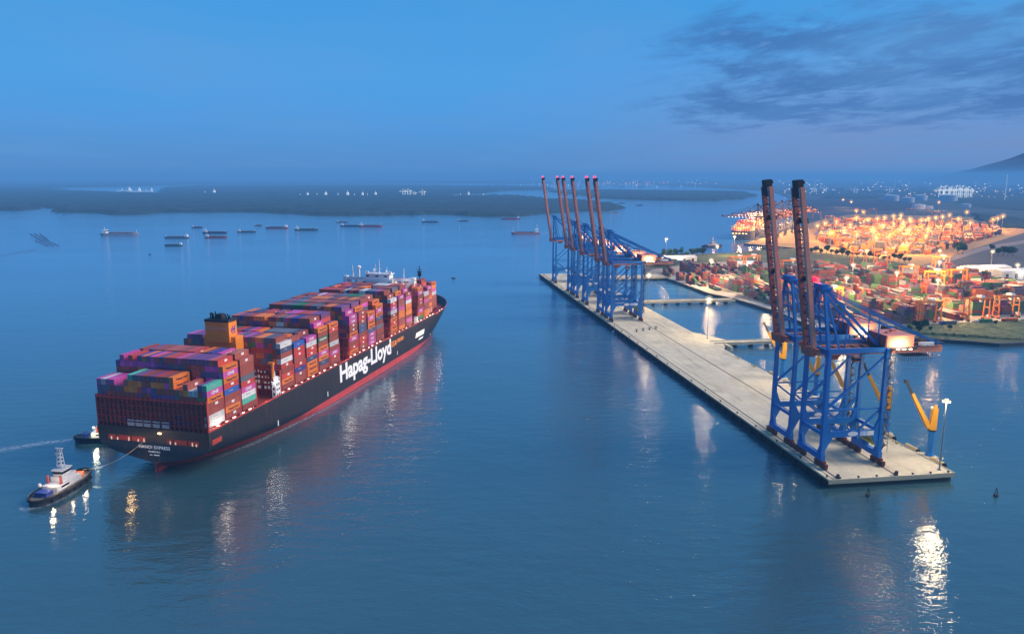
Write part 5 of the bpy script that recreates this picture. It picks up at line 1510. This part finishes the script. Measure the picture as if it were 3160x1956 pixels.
# ------------------------------------------------------------------ river traffic
def vessel(px0, px1, py, kind, colr, label, group, flip=False):
    a, c = gnd(px0, py), gnd(px1, py)
    if flip: a, c = c, a
    L = (c - a).length; ang = math.atan2(c.y - a.y, c.x - a.x) - PI / 2
    o = empty(kind, a, ang, label, 'barge' if kind == 'river_barge' else 'ship', group)
    B = L * .2 if L > 45 else L * .24; H = max(2.6, L * .055)
    hm = mat('hull_' + colr, rgb(*PALV[colr]), .6, var=.2, scale=.1)
    simple_hull(L, B, H, bow=.15).build('hull', hm, o)
    MB().box(-B * .36, B * .36, L * .22, L * .84, H - .1, H + L * .022).build('hatch_cover', mat('hatch_grey', rgb(96, 88, 96), .7), o)
    hs = MB().box(-B * .34, B * .34, L * .04, L * .15, H - .1, H + L * (.13 if kind == 'cargo_ship' else .085)).build('deckhouse', M_WHITE, o)
    MB().box(-B * .36, B * .36, L * .155, L * .162, H + L * .045, H + L * .07).build('house_window', M_GLASS, hs)
    if kind == 'river_barge' and rnd.random() < .6:
        b = MB()
        for k in range(3): b.ball((0, L * (.32 + .2 * k), H + .3), B * .33, 8, 5, .55)
        b.build('cargo_heap', mat('sand_cargo', rgb(140, 116, 96), .9), o)
    b = MB(); b.cyl((0, L * .09, H + L * .08), (0, L * .09, H + L * (.28 if kind == 'cargo_ship' else .16)), L * .006, L * .004, 6); b.build('mast', M_WHITE, o)
    b = MB(); b.cyl((0, L * .93, H), (0, L * .93, H + L * (.2 if kind == 'cargo_ship' else .09)), L * .005, L * .004, 6); b.build('foremast', M_WHITE, o)
    return o
PALV = dict(red=(150, 62, 66), green=(52, 84, 82), grey=(86, 96, 116), navy=(44, 54, 92), pink=(176, 120, 118), pale=(170, 160, 165))
GB = 'river barges at anchor'
for a in ((314, 431, 726, 'river_barge', 'pale', 'long low barge with white waterline, leftmost of the anchored craft', False),
          (507, 583, 735, 'river_barge', 'grey', 'dark grey laden barge, upper of the pair left of centre', True),
          (507, 563, 759, 'river_barge', 'green', 'green hulled barge, nearest craft at the left', True),
          (592, 626, 703, 'river_barge', 'navy', 'stubby dark barge seen nearly end on, farthest of its cluster', False),
          (627, 702, 720, 'river_barge', 'navy', 'dark barge in the middle of the left cluster', False),
          (633, 702, 734, 'river_barge', 'red', 'red sided barge in front of the dark one in the left cluster', False),
          (733, 791, 717, 'river_barge', 'green', 'greenish barge with white roofs right of the left cluster', False),
          (786, 810, 697, 'river_barge', 'grey', 'tiny far boat right of the left cluster', False),
          (819, 889, 705, 'river_barge', 'red', 'dull red barge left of centre', True),
          (910, 983, 711, 'river_barge', 'green', 'dark green barge in the middle of the river', False),
          (1038, 1075, 687, 'river_barge', 'grey', 'small grey barge behind the centre pair', False),
          (1051, 1112, 699, 'river_barge', 'navy', 'dark barge moored against the white cabin boat', False),
          (1108, 1181, 700, 'river_barge', 'red', 'long red boat with white cabin and bright lamp', False),
          (1302, 1354, 686, 'river_barge', 'navy', 'small dark barge right of centre', False),
          (1414, 1448, 683, 'river_barge', 'grey', 'tiny grey barge close to the mangrove shore', False),
          (1548, 1605, 677, 'river_barge', 'red', 'reddish barge under the leftmost raised boom', True),
          (1882, 1911, 658, 'river_barge', 'pale', 'small pale boat off the island tip', False),
          (1962, 1985, 634, 'river_barge', 'navy', 'dark boat far upstream right of the island tip', False),
          (1905, 1928, 628, 'river_barge', 'grey', 'faint boat far upstream at the island tip', False)):
    vessel(*a[:6], GB, a[6])
vessel(1665, 1577, 722, 'cargo_ship', 'pink', 'cargo ship with tall white masts sailing towards the cranes', 'cargo ships')

M_TUGW = mat('worn_tug_white', rgb(192, 194, 198), .6, var=.2, scale=.8)
def make_tug(L, label, hullc=(34, 38, 52), hn='tug_black'):
    o = empty('tugboat', (0, 0, 0)); tag(o, label, 'tugboat')
    B = L * .36; H = 3.0
    def oval(s, k=1.0): return B / 2 * k * (max(0.0, 1 - abs(2 * s - 1) ** 3.2)) ** .55
    b = MB(); Q = [0, .02, .05, .1, .18, .3, .5, .7, .82, .9, .95, .98, 1]; Z = [-.8, .8, 1.8, H]
    for q in Q:
        for sg in (1, -1):
            for i, z in enumerate(Z): b.v.append((sg * max(.02, oval(q, .9 + .1 * i / 3)), q * L - L / 2, z + (1.0 * max(0, (q - .6) / .4) if i == 3 else 0)))
    nz = 4
    for i in range(len(Q) - 1):
        for k in range(2):
            for j in range(nz - 1):
                a = i * 2 * nz + k * nz + j; c = a + 2 * nz
                b.f.append((a, c, c + 1, a + 1) if k else (a, a + 1, c + 1, c)); b.c.append(b.cur)
    b.build('hull', mat(hn, rgb(*hullc), .6), o)
    b = MB()
    pts = [(oval(q) * .96, q * L - L / 2) for q in Q] + [(-oval(q) * .96, q * L - L / 2) for q in reversed(Q)]
    b.poly([p for i, p in enumerate(pts) if i == 0 or p != pts[i - 1]], 2.3, 2.3); b.build('deck', mat('tug_deck', rgb(110, 104, 90), .8, var=.3, scale=1), o)
    b = MB()
    for i in range(len(Q) - 1):
        for sg in (1, -1):
            a = (sg * oval(Q[i], 1.02), Q[i] * L - L / 2, 2.5 + max(0, (Q[i] - .6) / .4)); c = (sg * oval(Q[i + 1], 1.02), Q[i + 1] * L - L / 2, 2.5 + max(0, (Q[i + 1] - .6) / .4))
            if (Vector(a) - Vector(c)).length > .2: b.beam(a, c, .9, .9)
    b.build('fender_belt', M_RUBBER, o)
    h1 = MB().box(-B * .28, B * .28, -L * .20, L * .26, 2.3, 5.0).build('deckhouse', M_TUGW, o)
    MB().box(-B * .29, B * .29, -L * .12, L * .02, 3.4, 4.2).build('house_window', M_GLASS, h1)
    h2 = MB().box(-B * .22, B * .22, -L * .06, L * .19, 5.0, 7.4).build('upper_house', M_TUGW, o)
    h3 = MB().box(-B * .17, B * .17, -L * .03, L * .13, 7.4, 10.0).build('wheelhouse', M_TUGW, o)
    MB().box(-B * .178, B * .178, -L * .038, L * .138, 8.4, 9.4).build('wheelhouse_window', M_GLASS, h3)
    MB().box(-B * .2, B * .2, -L * .05, L * .15, 10.0, 10.35).build('roof', M_TUGW, h3)
    b = MB()
    for (sx, sy) in ((-1, -1), (1, -1), (1, 1), (-1, 1)): b.beam((sx * 1.2, L * .04 + sy * 1.0, 10.3), (sx * .55, L * .04 + sy * .5, 19.5), .28)
    for k in range(5): w = 1.2 - .13 * k; b.box(-w, w, L * .04 - w, L * .04 + w, 11.6 + k * 1.8, 11.85 + k * 1.8)
    b.box(-1.8, 1.8, L * .04 - .3, L * .04 + .3, 19.4, 19.8); b.box(-2.2, -.4, L * .04 - .3, L * .04 + .3, 16.6, 17.2)
    b.build('mast', M_TUGW, o)
    for sx in (-1, 1): MB().cyl((sx * B * .24, -L * .10, 5), (sx * B * .24, -L * .10, 8.6), .6, .5, 8).build('funnel', mat('tug_funnel_red', rgb(150, 60, 54), .6), o)
    MB().box(-B * .22, B * .22, -L * .36, -L * .24, 2.3, 4.4).build('winch_house', mat('tug_blue', rgb(30, 56, 130), .6), o)
    b = MB(); b.cyl((-1.6, L * .33, 3.5), (1.6, L * .33, 3.5), 1.1, 1.1, 12); b.box(-2.2, -1.6, L * .30, L * .36, 2.3, 4.6); b.box(1.6, 2.2, L * .30, L * .36, 2.3, 4.6); b.build('tow_winch', mat('winch_orange', rgb(214, 110, 50), .6), o)
    for q in (.15, .28, .4, .52, .64, .76, .86):
        for sg in (-1, 1): MB().cyl((sg * oval(q, 1.05), q * L - L / 2, 1.5), (sg * (oval(q, 1.05) + .45), q * L - L / 2, 1.5), .75, .75, 10).build('tyre_fender', M_RUBBER, o)
    b = MB()
    for i in range(2, len(Q) - 3):
        for sg in (1, -1):
            a = (sg * oval(Q[i], .97), Q[i] * L - L / 2, 4.0); c = (sg * oval(Q[i + 1], .97), Q[i + 1] * L - L / 2, 4.0); b.beam(a, c, .09); b.beam((a[0], a[1], 2.3), a, .09)
    b.build('railing', M_GREY, o)
    b = MB(); b.ball((-B * .3, -L * .22, 5.8), .9); b.build('life_raft', M_TUGW, o)
    return o
TG = make_tug(36, 'black tug with white lattice mast towing astern of the big ship')
TG.location = (-203.5, 324, 0); TG.rotation_euler = (0, 0, R(-6))
light('tug_light', (1.5, -8, 7.6), 1600, (1, .72, .42), .4, TG); light('tug_light', (3, 12, 6), 900, (1, .75, .5), .4, TG)
light('tug_light', (7.5, -3, 5), 500, (1, .75, .5), .3, TG)
T2 = make_tug(31, 'second tug with yellow lamps half hidden behind the ship stern', (30, 36, 56), 'tug_navy')
T2.location = (-219.0, 392, 0); T2.rotation_euler = (0, 0, R(-80)); light('tug_light', (-3, -6, 9), 1800, (1, .93, .55), .4, T2); light('tug_light', (6, -4, 6), 1500, (1, .93, .6), .4, T2)
T3 = make_tug(44, 'dark tug with red lamps in front of the docked ship', (44, 40, 60), 'tug_plum')
T3.location = gnd(2197, 762); T3.rotation_euler = (0, 0, R(-80)); light('tug_light', (0, 4, 16), 9000, (1, .3, .16), .8, T3)
# towing line
b = MB(); A_ = TG.matrix_basis @ Vector((0, 15.6, 4.0)); B_ = SW(-5, -0.3, 15.5)
N_ = 24
for i in range(N_):
    def cat_(u): p = A_.lerp(B_, u); p.z = 4 + (15.5 - 4) * u - 3.2 * 4 * u * (1 - u); p.z = max(.3, p.z); return p
    b.cyl(cat_(i / N_), cat_((i + 1) / N_), .09, .09, 5)
o = b.build('towing_line', mat('pale_rope', rgb(190, 180, 160), .9)); tag(o, 'thin sagging towing line from the tug to the ship stern', 'rope')
o = empty('work_barge', gnd(2347, 770), R(8), 'flat dark work barge moored in front of the glowing terminal beach', 'barge')
simple_hull(46, 13, 3, bow=.08).build('hull', M_DARK, o); o.rotation_euler = (0, 0, R(-84)); MB().box(-3, 3, 4, 12, 3, 6).build('deckhouse', M_DARK, o)
# channel buoys
for (px, py, lab) in ((2679, 1530, 'small dark channel buoy just off the pier end'), (3073, 1530, 'small dark channel buoy right of the pier, alone in the water')):
    o = empty('buoy', gnd(px, py), 0, lab, 'buoy')
    MB().cyl((0, 0, -.3), (0, 0, .8), 1.15, 1.0, 12).build('float', M_DARK, o)
    b = MB()
    for k in range(4): a = k * PI / 2; b.beam((.8 * math.cos(a), .8 * math.sin(a), .8), (.25 * math.cos(a), .25 * math.sin(a), 3.2), .14)
    b.cyl((0, 0, 3.2), (0, 0, 3.9), .35, .2, 8); b.build('tower', M_DARK, o)
# white launch by the pier
o = empty('motor_launch', gnd(1888, 1026), R(-92), 'small white motor launch lying beside the pier', 'boat')
simple_hull(9.5, 3.0, 1.2, bow=.4).build('hull', M_WHITE, o); MB().box(-1.1, 1.1, 2.0, 5.2, 1.1, 2.6).build('cabin', M_WHITE, o)
for i, (px, py) in enumerate(((181, 660), (205, 662), (222, 660), (1405, 860), (465, 786), (2110, 764))):
    o = empty('sampan', gnd(px, py), rnd.uniform(1, 2), f'tiny dark open boat on the open river, {ORD[i]} of six', 'boat', 'tiny open boats')
    simple_hull(12 if i < 3 else 6, 3, 1.2, bow=.4).build('hull', M_DARK, o)
# trucks on the shore road and the two dark mooring posts
def truck(p, rz, colr, label):
    o = empty('truck', p, rz, label, 'truck', 'trucks in the yard')
    MB().box(-1.2, 1.2, 6.6, 8.9, .9, 3.4).build('cab', mat('truck_' + colr, rgb(*dict(white=(214, 214, 210), blue=(50, 80, 150), red=(160, 54, 44))[colr]), .5), o)
    MB().box(-1.2, 1.2, -6, 6.3, 1.1, 1.5).build('chassis', M_DARK, o)
    MB().box(-1.2, 1.2, -6, 6.1, 1.5, 4.1).build('load', M_BOXC, o).color = vary(rnd.choice('ORGKB'))
    for y in (-5, -3.6, 4.6, 7.6):
        for sx in (-1, 1): MB().cyl((sx * .8, y, .55), (sx * 1.25, y, .55), .55, .55, 8).build('wheel', M_RUBBER, o)
for i, (px, py, rz, c) in enumerate(((2490, 978, 1.2, 'white'), (2930, 1003, 1.45, 'blue'), (3040, 998, 1.45, 'white'), (3120, 994, 1.45, 'red'), (2215, 896, .2, 'white'), (2140, 878, .2, 'blue'), (2990, 890, 1.3, 'white'), (2745, 905, 1.3, 'red'))):
    truck(gnd(px, py, 3.12), -QHD + rz, c, f'{c} container truck on the yard road beside the stacks, {ORD[i]} of eight')
for i, (px, py) in enumerate(((2337, 922), (2360, 926))):
    o = empty('mooring_post', gnd(px, py, 3.1), 0, ('left' if i == 0 else 'right') + ' of two tall dark mooring posts by the basin edge', 'post', 'dark posts by the basin')
    MB().cyl((0, 0, 0), (0, 0, 11), 1.2, 1.0, 8).build('post', M_DARK, o); MB().box(-4, 4, -2, 2, 0, 2.4).build('base', M_DARK, o)
# fishing stakes
M_STK = mat('dark_stake', rgb(78, 98, 130), .8)
for i, ((x0, y0), (x1, y1)) in enumerate((((92, 722), (128, 744)), ((106, 721), (140, 743)), ((122, 722), (150, 742)), ((108, 743), (150, 760)), ((126, 743), (166, 760)), ((142, 742), (183, 760)), ((0, 790), (115, 770)))):
    a, c = gnd(x0, y0), gnd(x1, y1); b = MB(); L = (c - a).length; n = int(L / 6)
    for k in range(n + 1):
        p = a.lerp(c, k / n); b.cyl((p.x, p.y, -1), (p.x, p.y, 1.6 + rnd.random()), .3, .25, 5)
    b.beam((a.x, a.y, .5), (c.x, c.y, .5), .3, .3)
    o = b.build('fishing_stakes', M_STK); tag(o, f'line of dark fishing stakes in the water at the left, {ORD[i]} of seven', 'fishing stakes', 'lines of fishing stakes')

# the two master masts are only patterns for the copies
def drop(o):
    for c in list(o.children): drop(c)
    bpy.data.objects.remove(o)
drop(MAST); drop(OM)
